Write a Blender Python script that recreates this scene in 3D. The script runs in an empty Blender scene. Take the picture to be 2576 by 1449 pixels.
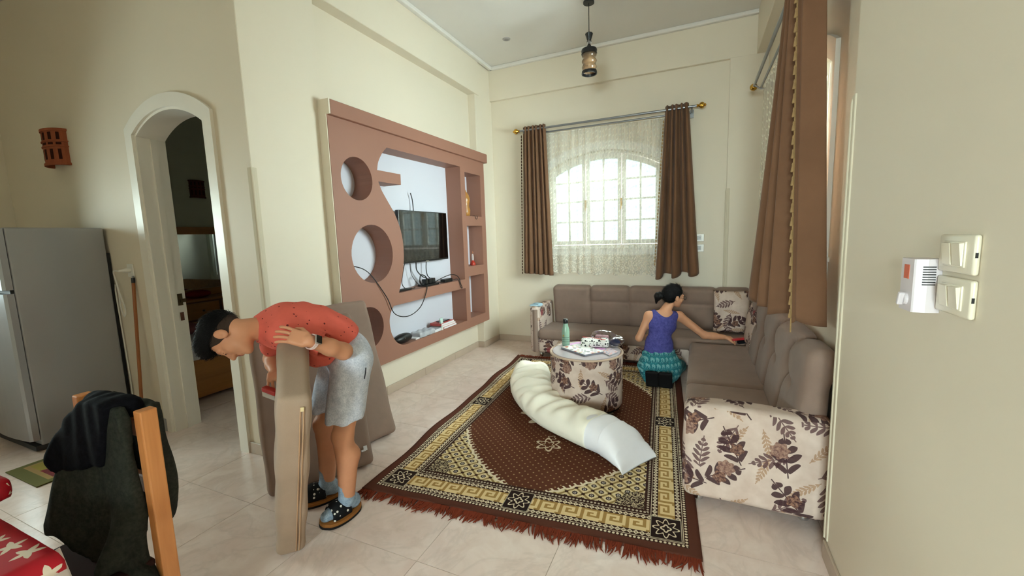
import bpy, bmesh, math, random
import numpy as np
from mathutils import Matrix, Vector

# ------------------------------------------------------------------ camera, world, light, exposure
scene = bpy.context.scene
COL = scene.collection
random.seed(7)
RNG = np.random.default_rng(7)

cam_data = bpy.data.cameras.new('camera')
cam_data.sensor_fit = 'HORIZONTAL'
cam_data.sensor_width = 36.0
cam_data.lens = 14.686
cam_data.clip_start = 0.05
cam = bpy.data.objects.new('camera', cam_data)
COL.objects.link(cam)
_yaw, _pit, _rol = math.radians(24.121), math.radians(7.0458), math.radians(-1.8791)
_f0 = Vector((-math.sin(_yaw), math.cos(_yaw), 0)); _r0 = Vector((math.cos(_yaw), math.sin(_yaw), 0)); _u0 = Vector((0, 0, 1))
_f = math.cos(_pit) * _f0 - math.sin(_pit) * _u0
_u = math.cos(_pit) * _u0 + math.sin(_pit) * _f0
_r = math.cos(_rol) * _r0 + math.sin(_rol) * _u
_u2 = -math.sin(_rol) * _r0 + math.cos(_rol) * _u
cam.matrix_world = Matrix(((_r.x, _u2.x, -_f.x, 0), (_r.y, _u2.y, -_f.y, 0), (_r.z, _u2.z, -_f.z, 1.55), (0, 0, 0, 1)))
scene.camera = cam

world = bpy.data.worlds.new('overcast_sky')
scene.world = world
world.use_nodes = True
_bg = world.node_tree.nodes['Background']
_bg.inputs[0].default_value = (0.93, 1.0, 0.99, 1)
_bg.inputs[1].default_value = 1.25


def area_light(name, loc, rot, sx, sy, power, col):
    d = bpy.data.lights.new(name, 'AREA')
    d.shape = 'RECTANGLE'
    d.size, d.size_y, d.energy, d.color = sx, sy, power, col
    o = bpy.data.objects.new(name, d)
    COL.objects.link(o)
    o.location = loc
    o.rotation_euler = rot
    return o


# overcast daylight falling in from above through the windows; entrance and kitchen lights are added fill
def sky_light(name, loc, target, sx, sy, power, col):
    o = area_light(name, loc, (0, 0, 0), sx, sy, power, col)
    o.rotation_euler = (Vector(target) - Vector(loc)).to_track_quat('-Z', 'Y').to_euler()
    return o


sky_light('daylight_back', (-1.2, 7.6, 4.6), (-1.17, 5.6, 1.9), 3.0, 2.2, 1500, (1.0, 0.985, 0.965))
sky_light('daylight_right', (1.15, 3.55, 2.15), (0.0, 3.55, 1.75), 1.9, 1.6, 640, (1.0, 0.972, 0.985))
sky_light('fill_light_entrance', (-0.2, -3.75, 2.1), (-0.2, -0.6, 0.0), 1.4, 1.9, 480, (1.0, 0.965, 0.99))  # added light behind the camera, brightens the near floor and right wall
sky_light('fill_light_kitchen', (-6.85, 0.0, 1.9), (-3.0, 0.0, 1.2), 1.5, 1.2, 135, (1.0, 0.98, 0.96))  # fill light added to lift the kitchen end
sky_light('daylight_bedroom', (-3.45, 6.9, 3.0), (-3.45, 5.7, 1.5), 1.2, 1.2, 420, (1.0, 0.98, 0.95))

scene.view_settings.view_transform = 'Standard'
scene.view_settings.look = 'None'
scene.view_settings.gamma = 1.0
scene.view_settings.use_curve_mapping = False
scene.view_settings.exposure = 0.72
scene.cycles.use_denoising = True
scene.cycles.max_bounces = 7
scene.cycles.diffuse_bounces = 6
scene.cycles.glossy_bounces = 3
scene.cycles.use_adaptive_sampling = True
scene.cycles.adaptive_threshold = 0.15
scene.cycles.transparent_max_bounces = 16
scene.cycles.caustics_reflective = False
scene.cycles.caustics_refractive = False
scene.cycles.sample_clamp_indirect = 6.0

# ------------------------------------------------------------------ object helpers
WLOC = {}


def lin(c):
    c = c / 255.0
    return c / 12.92 if c <= 0.04045 else ((c + 0.055) / 1.055) ** 2.4


def C(r, g, b):
    return (lin(r), lin(g), lin(b), 1.0)


def tag(o, label=None, cat=None, group=None, kind=None):
    if label: o['label'] = label
    if cat: o['category'] = cat
    if group: o['group'] = group
    if kind: o['kind'] = kind
    return o


def thing(name, label, cat, loc, group=None):
    o = bpy.data.objects.new(name, None)
    o.empty_display_size = 0.1
    COL.objects.link(o)
    o.location = loc
    WLOC[o.name] = np.array(loc, float)
    return tag(o, label, cat, group)


def struct_root(name, loc):
    o = bpy.data.objects.new(name, None)
    o.empty_display_size = 0.1
    COL.objects.link(o)
    o.location = loc
    WLOC[o.name] = np.array(loc, float)
    o['kind'] = 'structure'
    return o


def link_mesh(name, me, loc, parent=None):
    o = bpy.data.objects.new(name, me)
    COL.objects.link(o)
    loc = np.array(loc, float)
    WLOC[o.name] = loc
    if parent is not None:
        o.parent = parent
        o.location = loc - WLOC[parent.name]
    else:
        o.location = loc
    return o


def box_uv(me):
    uv = me.uv_layers.new(name='UVMap')
    n = len(me.loops)
    lv = np.empty(n, np.int32); me.loops.foreach_get('vertex_index', lv)
    co = np.empty(len(me.vertices) * 3, np.float32); me.vertices.foreach_get('co', co); co = co.reshape(-1, 3)
    npoly = len(me.polygons)
    nor = np.empty(npoly * 3, np.float32); me.polygons.foreach_get('normal', nor); nor = np.abs(nor.reshape(-1, 3))
    tot = np.empty(npoly, np.int32); me.polygons.foreach_get('loop_total', tot)
    ax = np.repeat(np.argmax(nor, axis=1), tot)
    p = co[lv]
    u = np.where(ax == 0, p[:, 1] + 7.3, p[:, 0])
    v = np.where(ax == 2, p[:, 1] + 3.1, p[:, 2])
    uv.data.foreach_set('uv', np.stack([u, v], 1).astype(np.float32).ravel())


def mk(name, verts, faces, mat, parent=None, smooth=False, uv=None, recenter=True, angle=None):
    """one mesh object from world-space vertices"""
    V = np.asarray(verts, float)
    if recenter:
        lo, hi = V.min(0), V.max(0)
        o0 = (lo + hi) / 2
        if parent is None: o0[2] = lo[2]
    else:
        o0 = np.zeros(3)
    me = bpy.data.meshes.new(name)
    if isinstance(faces, np.ndarray):
        nf, k = faces.shape
        me.vertices.add(len(V)); me.vertices.foreach_set('co', (V - o0).astype(np.float32).ravel())
        me.loops.add(nf * k); me.loops.foreach_set('vertex_index', faces.astype(np.int32).ravel())
        me.polygons.add(nf)
        me.polygons.foreach_set('loop_start', np.arange(0, nf * k, k, dtype=np.int32))
        me.polygons.foreach_set('loop_total', np.full(nf, k, np.int32))
        me.update(calc_edges=True)
    else:
        me.from_pydata([tuple(v) for v in (V - o0)], [], faces)
        me.update()
    if isinstance(uv, str):
        box_uv(me)
    elif uv is not None:
        lay = me.uv_layers.new(name='UVMap')
        lv = np.empty(len(me.loops), np.int32); me.loops.foreach_get('vertex_index', lv)
        lay.data.foreach_set('uv', np.asarray(uv, np.float32)[lv].ravel())
    if smooth:
        me.polygons.foreach_set('use_smooth', np.ones(len(me.polygons), bool))
        if angle is not None:
            me.set_sharp_from_angle(angle=math.radians(angle))
    if mat is not None: me.materials.append(mat)
    return link_mesh(name, me, o0, parent)


class MB:
    """collects shapes in world space and links them as one mesh object"""

    def __init__(self):
        self.v, self.f = [], []

    def add(self, v, f):
        n = len(self.v)
        self.v += [tuple(map(float, p)) for p in v]
        self.f += [tuple(i + n for i in q) for q in f]
        return self

    def box(self, x0, x1, y0, y1, z0, z1, bev=0.0, seg=2, R=None, c=None):
        bm = bmesh.new()
        bmesh.ops.create_cube(bm, size=1.0)
        cx, cy, cz = (x0 + x1) / 2, (y0 + y1) / 2, (z0 + z1) / 2
        for v in bm.verts:
            v.co = Vector((v.co.x * (x1 - x0), v.co.y * (y1 - y0), v.co.z * (z1 - z0)))
        if bev > 0:
            bmesh.ops.bevel(bm, geom=list(bm.edges), offset=bev, segments=seg, profile=0.5, affect='EDGES')
        bm.verts.index_update()
        M = R if R is not None else Matrix.Identity(3)
        ctr = Vector((cx, cy, cz)) if c is None else Vector(c)
        vs = [tuple(M @ v.co + ctr) for v in bm.verts]
        fs = [tuple(v.index for v in f.verts) for f in bm.faces]
        bm.free()
        return self.add(vs, fs)

    def obox(self, origin, ax, ay, az, bev=0.0, seg=2):
        """box from a corner and three edge vectors"""
        o, ax, ay, az = (Vector(q) for q in (origin, ax, ay, az))
        R = Matrix((ax.normalized(), ay.normalized(), az.normalized())).transposed()
        c = o + (ax + ay + az) / 2
        return self.box(0, ax.length, 0, ay.length, 0, az.length, bev, seg, R, c)

    def prism(self, pts, a, b, axis='y'):
        """polygon (2D) extruded from a to b along axis; pts are (x,z) for y, (y,z) for x, (x,y) for z"""
        def P(p, t):
            return {'y': (p[0], t, p[1]), 'x': (t, p[0], p[1]), 'z': (p[0], p[1], t)}[axis]
        n = len(pts)
        v = [P(p, a) for p in pts] + [P(p, b) for p in pts]
        f = [tuple(range(n)), tuple(range(2 * n - 1, n - 1, -1))]
        f += [(i, i + n, (i + 1) % n + n, (i + 1) % n) for i in range(n)]
        return self.add(v, f)

    def lathe(self, prof, c=(0, 0, 0), n=24, R=None, cap=True):
        v, f = [], []
        M = R if R is not None else Matrix.Identity(3)
        m = len(prof)
        for r, z in prof:
            for i in range(n):
                t = 2 * math.pi * i / n
                v.append(M @ Vector((r * math.cos(t), r * math.sin(t), z)) + Vector(c))
        for j in range(m - 1):
            for i in range(n):
                f.append((j * n + i, j * n + (i + 1) % n, (j + 1) * n + (i + 1) % n, (j + 1) * n + i))
        if cap:
            f.append(tuple(range(n - 1, -1, -1)))
            f.append(tuple((m - 1) * n + i for i in range(n)))
        return self.add(v, f)

    def tube(self, pts, r, n=8, close=False):
        P = [Vector(p) for p in pts]
        rs = r if isinstance(r, (list, tuple)) else [r] * len(P)
        v, f = [], []
        prev = None
        for i, p in enumerate(P):
            if close:
                t = P[(i + 1) % len(P)] - P[i - 1]
            else:
                t = P[min(i + 1, len(P) - 1)] - P[max(i - 1, 0)]
            t.normalize()
            if prev is None:
                a = Vector((0, 0, 1)) if abs(t.z) < 0.9 else Vector((1, 0, 0))
                nrm = t.cross(a).normalized()
            else:
                nrm = (prev - t * prev.dot(t)).normalized()
            prev = nrm
            b = t.cross(nrm)
            for k in range(n):
                q = 2 * math.pi * k / n
                v.append(p + (nrm * math.cos(q) + b * math.sin(q)) * rs[i])
        m = len(P)
        for j in range(m if close else m - 1):
            for k in range(n):
                f.append((j * n + k, j * n + (k + 1) % n, ((j + 1) % m) * n + (k + 1) % n, ((j + 1) % m) * n + k))
        if not close:
            f.append(tuple(range(n - 1, -1, -1)))
            f.append(tuple((m - 1) * n + k for k in range(n)))
        return self.add(v, f)

    def build(self, name, mat, parent=None, smooth=False, uv=None, angle=35):
        return mk(name, self.v, self.f, mat, parent, smooth, uv, angle=angle if smooth else None)


def spline(pts, n=8):
    """Catmull-Rom through points"""
    P = [np.array(p, float) for p in pts]
    P = [2 * P[0] - P[1]] + P + [2 * P[-1] - P[-2]]
    out = []
    for i in range(1, len(P) - 2):
        for k in range(n):
            t = k / n
            a, b, c, d = P[i - 1], P[i], P[i + 1], P[i + 2]
            out.append(0.5 * (2 * b + (c - a) * t + (2 * a - 5 * b + 4 * c - d) * t * t + (3 * b - a - 3 * c + d) * t ** 3))
    out.append(P[-2])
    return [tuple(p) for p in out]


def holed(name, outer, holes, a, b, axis, mat, parent=None, uv=None):
    """flat plate with holes: polygon outlines filled as a 2D curve and extruded from a to b along axis"""
    cu = bpy.data.curves.new('tmp', 'CURVE')
    cu.dimensions = '2D'
    cu.fill_mode = 'BOTH'
    for pts in [outer] + holes:
        s = cu.splines.new('POLY')
        s.points.add(len(pts) - 1)
        for q, p in zip(s.points, pts):
            q.co = (p[0], p[1], 0, 1)
        s.use_cyclic_u = True
    cu.extrude = (b - a) / 2
    ob = bpy.data.objects.new('tmp', cu)
    COL.objects.link(ob)
    dg = bpy.context.evaluated_depsgraph_get()
    dg.update()
    me = bpy.data.meshes.new_from_object(ob.evaluated_get(dg), depsgraph=dg)
    co = np.array([v.co[:] for v in me.vertices])
    fs = [tuple(p.vertices) for p in me.polygons]
    bpy.data.objects.remove(ob); bpy.data.curves.remove(cu); bpy.data.meshes.remove(me)
    m = (a + b) / 2
    if axis == 'y':
        V = np.stack([co[:, 0], m + co[:, 2], co[:, 1]], 1)
    elif axis == 'x':
        V = np.stack([m + co[:, 2], co[:, 0], co[:, 1]], 1)
    else:
        V = np.stack([co[:, 0], co[:, 1], m + co[:, 2]], 1)
    # weld the doubled rim vertices and make the normals agree
    bm = bmesh.new()
    bv = [bm.verts.new(tuple(v)) for v in V]
    for f in fs:
        try: bm.faces.new([bv[i] for i in f])
        except ValueError: pass
    bmesh.ops.remove_doubles(bm, verts=bm.verts, dist=1e-5)
    bmesh.ops.recalc_face_normals(bm, faces=bm.faces)
    bm.verts.index_update()
    V = [tuple(v.co) for v in bm.verts]; fs = [tuple(v.index for v in f.verts) for f in bm.faces]
    bm.free()
    return mk(name, V, fs, mat, parent, uv=uv)


# ------------------------------------------------------------------ implicit surfaces (organic shapes as one continuous mesh)
def smin(a, b, k):
    h = np.clip(0.5 + 0.5 * (b - a) / k, 0, 1)
    return b + (a - b) * h - k * h * (1 - h)


def rc(a, b, r1, r2):
    a = np.array(a, np.float32); b = np.array(b, np.float32)
    ba = b - a; L = float(ba @ ba) + 1e-9
    def f(P):
        q = P - a
        t = np.clip(q @ ba / L, 0, 1)
        return np.linalg.norm(q - t[:, None] * ba, axis=1) - (r1 + t * (r2 - r1))
    return f


def ell(c, r, R=None):
    c = np.array(c, np.float32); r = np.array(r, np.float32)
    Rm = None if R is None else np.array(R, np.float32)
    def f(P):
        q = P - c
        if Rm is not None: q = q @ Rm.T      # rows of R are the local axes
        k0 = np.linalg.norm(q / r, axis=1)
        k1 = np.linalg.norm(q / (r * r), axis=1) + 1e-9
        return k0 * (k0 - 1) / k1
    return f


def rbox(c, h, r, R=None):
    c = np.array(c, np.float32); h = np.array(h, np.float32) - r
    Rm = None if R is None else np.array(R, np.float32)
    def f(P):
        q = P - c
        if Rm is not None: q = q @ Rm.T
        q = np.abs(q) - h
        return np.linalg.norm(np.maximum(q, 0), axis=1) + np.minimum(q.max(1), 0) - r
    return f


def half(p, n):
    p = np.array(p, np.float32); n = np.array(n, np.float32); n = n / np.linalg.norm(n)
    return lambda P: (P - p) @ n


def poly_sdf(pts):
    pts = np.array(pts, np.float32)
    def f(q):
        d = np.full(len(q), 1e9, np.float32); s = np.ones(len(q), np.float32)
        n = len(pts)
        for i in range(n):
            a, b = pts[i], pts[i - 1]
            e = b - a; w = q - a
            t = np.clip(w @ e / (e @ e), 0, 1)
            d = np.minimum(d, ((w - t[:, None] * e) ** 2).sum(1))
            c1 = q[:, 1] >= a[1]; c2 = q[:, 1] < b[1]; c3 = e[0] * w[:, 1] > e[1] * w[:, 0]
            flip = (c1 & c2 & c3) | (~c1 & ~c2 & ~c3)
            s = np.where(flip, -s, s)
        return s * np.sqrt(d)
    return f


def field(ops):
    """ops: list of (op, function, k); op in u(nion) s(ubtract) i(ntersect) d(isplace)"""
    def f(P):
        d = None
        for op, g, k in ops:
            if op == 'd':
                d = d + g(P)
                continue
            e = g(P)
            if d is None: d = e
            elif op == 'u': d = smin(d, e, k) if k else np.minimum(d, e)
            elif op == 's': d = -smin(-d, e, k) if k else np.maximum(d, -e)
            elif op == 'i': d = -smin(-d, -e, k) if k else np.maximum(d, e)
        return d
    return f


def iso(f, lo, hi, h):
    """surface nets over the box lo..hi with cell h; only blocks near the surface are sampled finely"""
    lo = np.array(lo, float); hi = np.array(hi, float)
    B = 8
    nb = np.maximum(1, np.ceil((hi - lo) / (h * B)).astype(int))
    n = nb * B + 1
    G = np.empty(tuple(n), np.float32)
    ci = np.stack(np.meshgrid(*[np.arange(k) for k in nb], indexing='ij'), -1).reshape(-1, 3)
    cen = (lo + (ci + 0.5) * B * h).astype(np.float32)
    fc = f(cen)
    near = np.abs(fc) < B * h * 1.25
    off = np.stack(np.meshgrid(*[np.arange(B + 1)] * 3, indexing='ij'), -1).reshape(-1, 3)
    G[:] = 1.0
    for c, v in zip(ci[~near], fc[~near]):
        a = c * B
        G[a[0]:a[0] + B + 1, a[1]:a[1] + B + 1, a[2]:a[2] + B + 1] = 1.0 if v > 0 else -1.0
    cn = ci[near]
    for s in range(0, len(cn), 400):
        blk = cn[s:s + 400]
        idx = (blk[:, None, :] * B + off[None]).reshape(-1, 3)
        val = f((lo + idx * h).astype(np.float32))
        G[idx[:, 0], idx[:, 1], idx[:, 2]] = val
    S = G < 0
    c = np.zeros(tuple(n - 1), np.int8)
    for dx in (0, 1):
        for dy in (0, 1):
            for dz in (0, 1):
                c += S[dx:n[0] - 1 + dx, dy:n[1] - 1 + dy, dz:n[2] - 1 + dz]
    cells = np.argwhere((c > 0) & (c < 8))
    vid = np.full(tuple(n - 1), -1, np.int32)
    vid[cells[:, 0], cells[:, 1], cells[:, 2]] = np.arange(len(cells))
    acc = np.zeros((len(cells), 3)); cnt = np.zeros(len(cells))
    corners = [(i, j, k) for i in (0, 1) for j in (0, 1) for k in (0, 1)]
    for i, p in enumerate(corners):
        for q in corners[i + 1:]:
            dd = [q[t] - p[t] for t in range(3)]
            if sum(map(abs, dd)) != 1: continue
            a = G[cells[:, 0] + p[0], cells[:, 1] + p[1], cells[:, 2] + p[2]]
            b = G[cells[:, 0] + q[0], cells[:, 1] + q[1], cells[:, 2] + q[2]]
            m = (a < 0) != (b < 0)
            t = np.where(m, a / np.where(m, a - b, 1), 0)
            acc[m] += (np.array(p) + t[:, None] * np.array(dd))[m]
            cnt[m] += 1
    V = lo + (cells + acc / cnt[:, None]) * h
    F = []
    for ax in range(3):
        o1, o2 = [(1, 2), (2, 0), (0, 1)][ax]
        sl0 = [slice(None)] * 3; sl1 = [slice(None)] * 3
        sl0[ax] = slice(0, -1); sl1[ax] = slice(1, None)
        A, Bv = S[tuple(sl0)], S[tuple(sl1)]
        e = np.argwhere(A != Bv)
        ok = (e[:, o1] > 0) & (e[:, o2] > 0) & (e[:, o1] < n[o1] - 1) & (e[:, o2] < n[o2] - 1)
        e = e[ok]
        ins = A[e[:, 0], e[:, 1], e[:, 2]]
        def at(d1, d2):
            q = e.copy(); q[:, o1] += d1; q[:, o2] += d2
            return vid[q[:, 0], q[:, 1], q[:, 2]]
        quad = np.stack([at(-1, -1), at(0, -1), at(0, 0), at(-1, 0)], 1)
        quad[~ins] = quad[~ins][:, ::-1]
        F.append(quad)
    F = np.concatenate(F)
    F = F[(F >= 0).all(1)]
    return V, F


def blob(name, ops, lo, hi, h, mat, parent=None, uv=None, relax=1):
    V, F = iso(field(ops), lo, hi, h)
    for _ in range(relax):
        acc = np.zeros_like(V); cnt = np.zeros(len(V))
        for a, b in ((0, 1), (1, 2), (2, 3), (3, 0)):
            np.add.at(acc, F[:, a], V[F[:, b]]); np.add.at(cnt, F[:, a], 1)
            np.add.at(acc, F[:, b], V[F[:, a]]); np.add.at(cnt, F[:, b], 1)
        V = 0.5 * V + 0.5 * acc / np.maximum(cnt, 1)[:, None]
    return mk(name, V, F, mat, parent, smooth=True, uv=uv)


def strands(name, src, every, length, width, flow, mat, parent, seed=0, stand=0.35):
    """short tapered hairs growing from the surface of src, combed along flow(p)"""
    rng = np.random.default_rng(seed)
    base = WLOC[src.name]
    V, F = [], []
    me = src.data
    for i in range(0, len(me.vertices), every):
        v = me.vertices[i]
        p = np.array(v.co) + base; nrm = np.array(v.normal)
        fl = flow(p); fl = fl - nrm * (fl @ nrm)
        ln = np.linalg.norm(fl)
        if ln < 1e-4: continue
        d = fl / ln + nrm * stand + rng.normal(0, 0.22, 3)
        d /= np.linalg.norm(d)
        s = np.cross(nrm, d); s /= np.linalg.norm(s) + 1e-9
        L = length * rng.uniform(0.6, 1.15)
        q = p - nrm * 0.001
        k = len(V)
        m1 = q + d * L * 0.55 + nrm * 0.0012
        V += [q + s * width, q - s * width, m1 + s * width * 0.7, m1 - s * width * 0.7, q + nrm * width * 1.2, m1 + nrm * width, q + d * L - nrm * stand * L * 0.45]
        F += [(k, k + 2, k + 5, k + 4), (k + 4, k + 5, k + 3, k + 1), (k + 2, k + 6, k + 5), (k + 5, k + 6, k + 3)]
    return mk(name, V, F, mat, parent, smooth=True)


def frame_from(u, f):
    """rows: left, front, up"""
    u = np.array(u, float); u /= np.linalg.norm(u)
    f = np.array(f, float); f -= u * (f @ u); f /= np.linalg.norm(f)
    l = np.cross(u, f)
    return np.array([l, f, u])

# ------------------------------------------------------------------ node materials
class X:
    """a scalar socket with arithmetic, so patterns can be written as formulas"""

    def __init__(s, nt, sock):
        s.nt, s.s = nt, sock

    def _m(s, op, *a):
        n = s.nt.nodes.new('ShaderNodeMath')
        n.operation = op
        for i, q in enumerate((s,) + a):
            if isinstance(q, X): s.nt.links.new(q.s, n.inputs[i])
            else: n.inputs[i].default_value = float(q)
        return X(s.nt, n.outputs[0])

    def __add__(s, o): return s._m('ADD', o)
    __radd__ = __add__
    def __sub__(s, o): return s._m('SUBTRACT', o)
    def __rsub__(s, o): return (s * -1.0) + o
    def __mul__(s, o): return s._m('MULTIPLY', o)
    __rmul__ = __mul__
    def __truediv__(s, o): return s._m('DIVIDE', o)
    def lt(s, o): return s._m('LESS_THAN', o)
    def gt(s, o): return s._m('GREATER_THAN', o)
    def fr(s): return s._m('FRACT')
    def fl(s): return s._m('FLOOR')
    def ab(s): return s._m('ABSOLUTE')
    def mn(s, o): return s._m('MINIMUM', o)
    def mx(s, o): return s._m('MAXIMUM', o)
    def sin(s): return s._m('SINE')
    def cos(s): return s._m('COSINE')
    def sq(s): return s._m('SQRT')
    def pw(s, o): return s._m('POWER', o)
    def at2(s, o): return s._m('ARCTAN2', o)
    def inv(s): return 1.0 - s


class M:
    def __init__(s, name):
        s.m = bpy.data.materials.new(name)
        s.m.use_nodes = True
        s.nt = s.m.node_tree
        s.b = s.nt.nodes['Principled BSDF']
        s.out = s.nt.nodes['Material Output']

    def node(s, t, **k):
        n = s.nt.nodes.new(t)
        for a, v in k.items(): setattr(n, a, v)
        return n

    def link(s, a, b):
        s.nt.links.new(a, b)

    def coord(s, which='Object'):
        return s.node('ShaderNodeTexCoord').outputs[which]

    def xyz(s, sock):
        n = s.node('ShaderNodeSeparateXYZ')
        s.link(sock, n.inputs[0])
        return [X(s.nt, n.outputs[i]) for i in range(3)]

    def vec(s, x, y, z=0.0):
        n = s.node('ShaderNodeCombineXYZ')
        for i, q in enumerate((x, y, z)):
            if isinstance(q, X): s.link(q.s, n.inputs[i])
            else: n.inputs[i].default_value = q
        return n.outputs[0]

    def noise(s, vec, scale, detail=3.0, rough=0.55, dist=0.0):
        n = s.node('ShaderNodeTexNoise')
        if vec is not None: s.link(vec, n.inputs['Vector'])
        n.inputs['Scale'].default_value = scale
        n.inputs['Detail'].default_value = detail
        n.inputs['Roughness'].default_value = rough
        n.inputs['Distortion'].default_value = dist
        return X(s.nt, n.outputs['Fac'])

    def mix(s, fac, a, b):
        n = s.node('ShaderNodeMix', data_type='RGBA')
        if isinstance(fac, X): s.link(fac.s, n.inputs[0])
        else: n.inputs[0].default_value = fac
        for i, q in ((6, a), (7, b)):
            if isinstance(q, tuple): n.inputs[i].default_value = q
            else: s.link(q, n.inputs[i])
        return n.outputs[2]

    def ramp(s, fac, lo, hi):
        n = s.node('ShaderNodeMapRange')
        s.link(fac.s, n.inputs[0])
        n.inputs[1].default_value, n.inputs[2].default_value = lo, hi
        return X(s.nt, n.outputs[0])

    def color(s, c):
        if isinstance(c, tuple): s.b.inputs['Base Color'].default_value = c
        else: s.link(c, s.b.inputs['Base Color'])
        return s

    def set(s, **k):
        for a, v in k.items():
            s.b.inputs[a.replace('_', ' ')].default_value = v
        return s

    def bump(s, h, strength=0.2, dist=0.01):
        n = s.node('ShaderNodeBump')
        n.inputs['Strength'].default_value = strength
        n.inputs['Distance'].default_value = dist
        s.link(h.s, n.inputs['Height'])
        s.link(n.outputs[0], s.b.inputs['Normal'])
        return s


def simple(name, col, rough=0.5, var=0.0, vscale=8.0, bump=0.0, bscale=200.0, metal=0.0, **k):
    m = M(name)
    if rough >= 0.7: k.setdefault('Specular_IOR_Level', 0.1)
    m.set(Roughness=rough, Metallic=metal, **k)
    if var:
        n = m.noise(m.coord(), vscale)
        dark = tuple(c * (1 - var) for c in col[:3]) + (1.0,)
        lite = tuple(min(1, c * (1 + var)) for c in col[:3]) + (1.0,)
        m.color(m.mix(n, dark, lite))
    else:
        m.color(col)
    if bump: m.bump(m.noise(m.coord(), bscale, 2.0), bump, 0.004)
    return m.m


MT = {}
WALL = C(220, 210, 191)
MT['wall'] = simple('painted_plaster', WALL, 0.55, 0.025, 1.5)
MT['wall_green'] = simple('painted_plaster_green', C(196, 200, 182), 0.7, 0.03, 2.0)
MT['white_paint'] = simple('white_gloss_paint', C(232, 228, 218), 0.35, 0.02, 5)
MT['ceiling'] = simple('ceiling_paint', C(222, 218, 212), 0.8, 0.03, 2.0)
MT['panel_white'] = simple('white_wall_paint', C(208, 208, 218), 0.5)
MT['brown_plaster'] = simple('brown_plaster', C(148, 104, 86), 0.55, 0.05, 3.0)
MT['taupe'] = None
MT['black_plastic'] = simple('black_plastic', C(16, 16, 17), 0.35)
MT['black_rubber'] = simple('black_rubber', C(14, 14, 14), 0.6)
MT['white_plastic'] = simple('white_plastic', C(226, 224, 216), 0.3)
MT['cream_plastic'] = simple('cream_plastic', C(222, 214, 194), 0.22)
MT['brass'] = simple('polished_brass', C(205, 160, 70), 0.22, metal=1.0)
MT['chrome'] = simple('chrome', C(210, 212, 214), 0.15, metal=1.0)
MT['steel_rod'] = simple('grey_metal_rod', C(150, 152, 156), 0.3, metal=0.8)


def velvet(name, col, var=0.10, vscale=6.0):
    m = M(name)
    co = m.coord()
    n = m.noise(co, vscale, 4.0)
    f = m.noise(co, 320, 1.0)
    t = m.ramp(n, 0.3, 0.7)
    m.color(m.mix(t * 0.8 + f * 0.2, tuple(c * (1 - var) for c in col[:3]) + (1,), tuple(c * (1 + var) for c in col[:3]) + (1,)))
    m.set(Roughness=0.9, Sheen_Weight=0.12, Sheen_Roughness=0.4, Specular_IOR_Level=0.1)
    m.bump(f, 0.25, 0.002)
    return m.m


MT['taupe'] = velvet('taupe_velour', C(136, 115, 103))
MT['taupe_light'] = velvet('taupe_velour_pale', C(164, 142, 124), 0.08)  # paler taupe, used for the held cushion
MT['curtain'] = velvet('brown_velvet', C(114, 83, 62), 0.12, 4.0)


def tile_mat():
    m = M('beige_stone_tile')
    co = m.coord()
    oi = m.node('ShaderNodeObjectInfo')
    off = m.node('ShaderNodeVectorMath', operation='ADD')
    sc = m.node('ShaderNodeVectorMath', operation='SCALE')
    cmb = m.node('ShaderNodeCombineXYZ')
    for i in range(3): m.link(oi.outputs['Random'], cmb.inputs[i])
    m.link(cmb.outputs[0], sc.inputs[0]); sc.inputs['Scale'].default_value = 37.0
    m.link(co, off.inputs[0]); m.link(sc.outputs[0], off.inputs[1])
    n1 = m.noise(off.outputs[0], 2.2, 5.0, 0.6, 1.6)
    n2 = m.noise(off.outputs[0], 6.0, 6.0, 0.65, 0.8)
    v = m.ramp((n1 - 0.5).ab(), 0.0, 0.05).inv().mx(0.0)
    base = m.mix(m.ramp(n2, 0.3, 0.7), C(222, 200, 189), C(236, 219, 210))
    rosy = m.mix(m.ramp(n1, 0.45, 0.75) * 0.4, base, C(226, 202, 194))
    m.color(m.mix(v * 0.24, rosy, C(190, 172, 162)))
    m.set(Roughness=0.22, Specular_IOR_Level=0.45)
    m.b.inputs['Roughness'].default_value = 0.2
    return m.m


MT['tile'] = tile_mat()
MT['grout'] = simple('grout', C(178, 160, 145), 0.9)
MT['skirting'] = simple('skirting_tile', C(182, 164, 146), 0.35, 0.08, 9)


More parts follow.
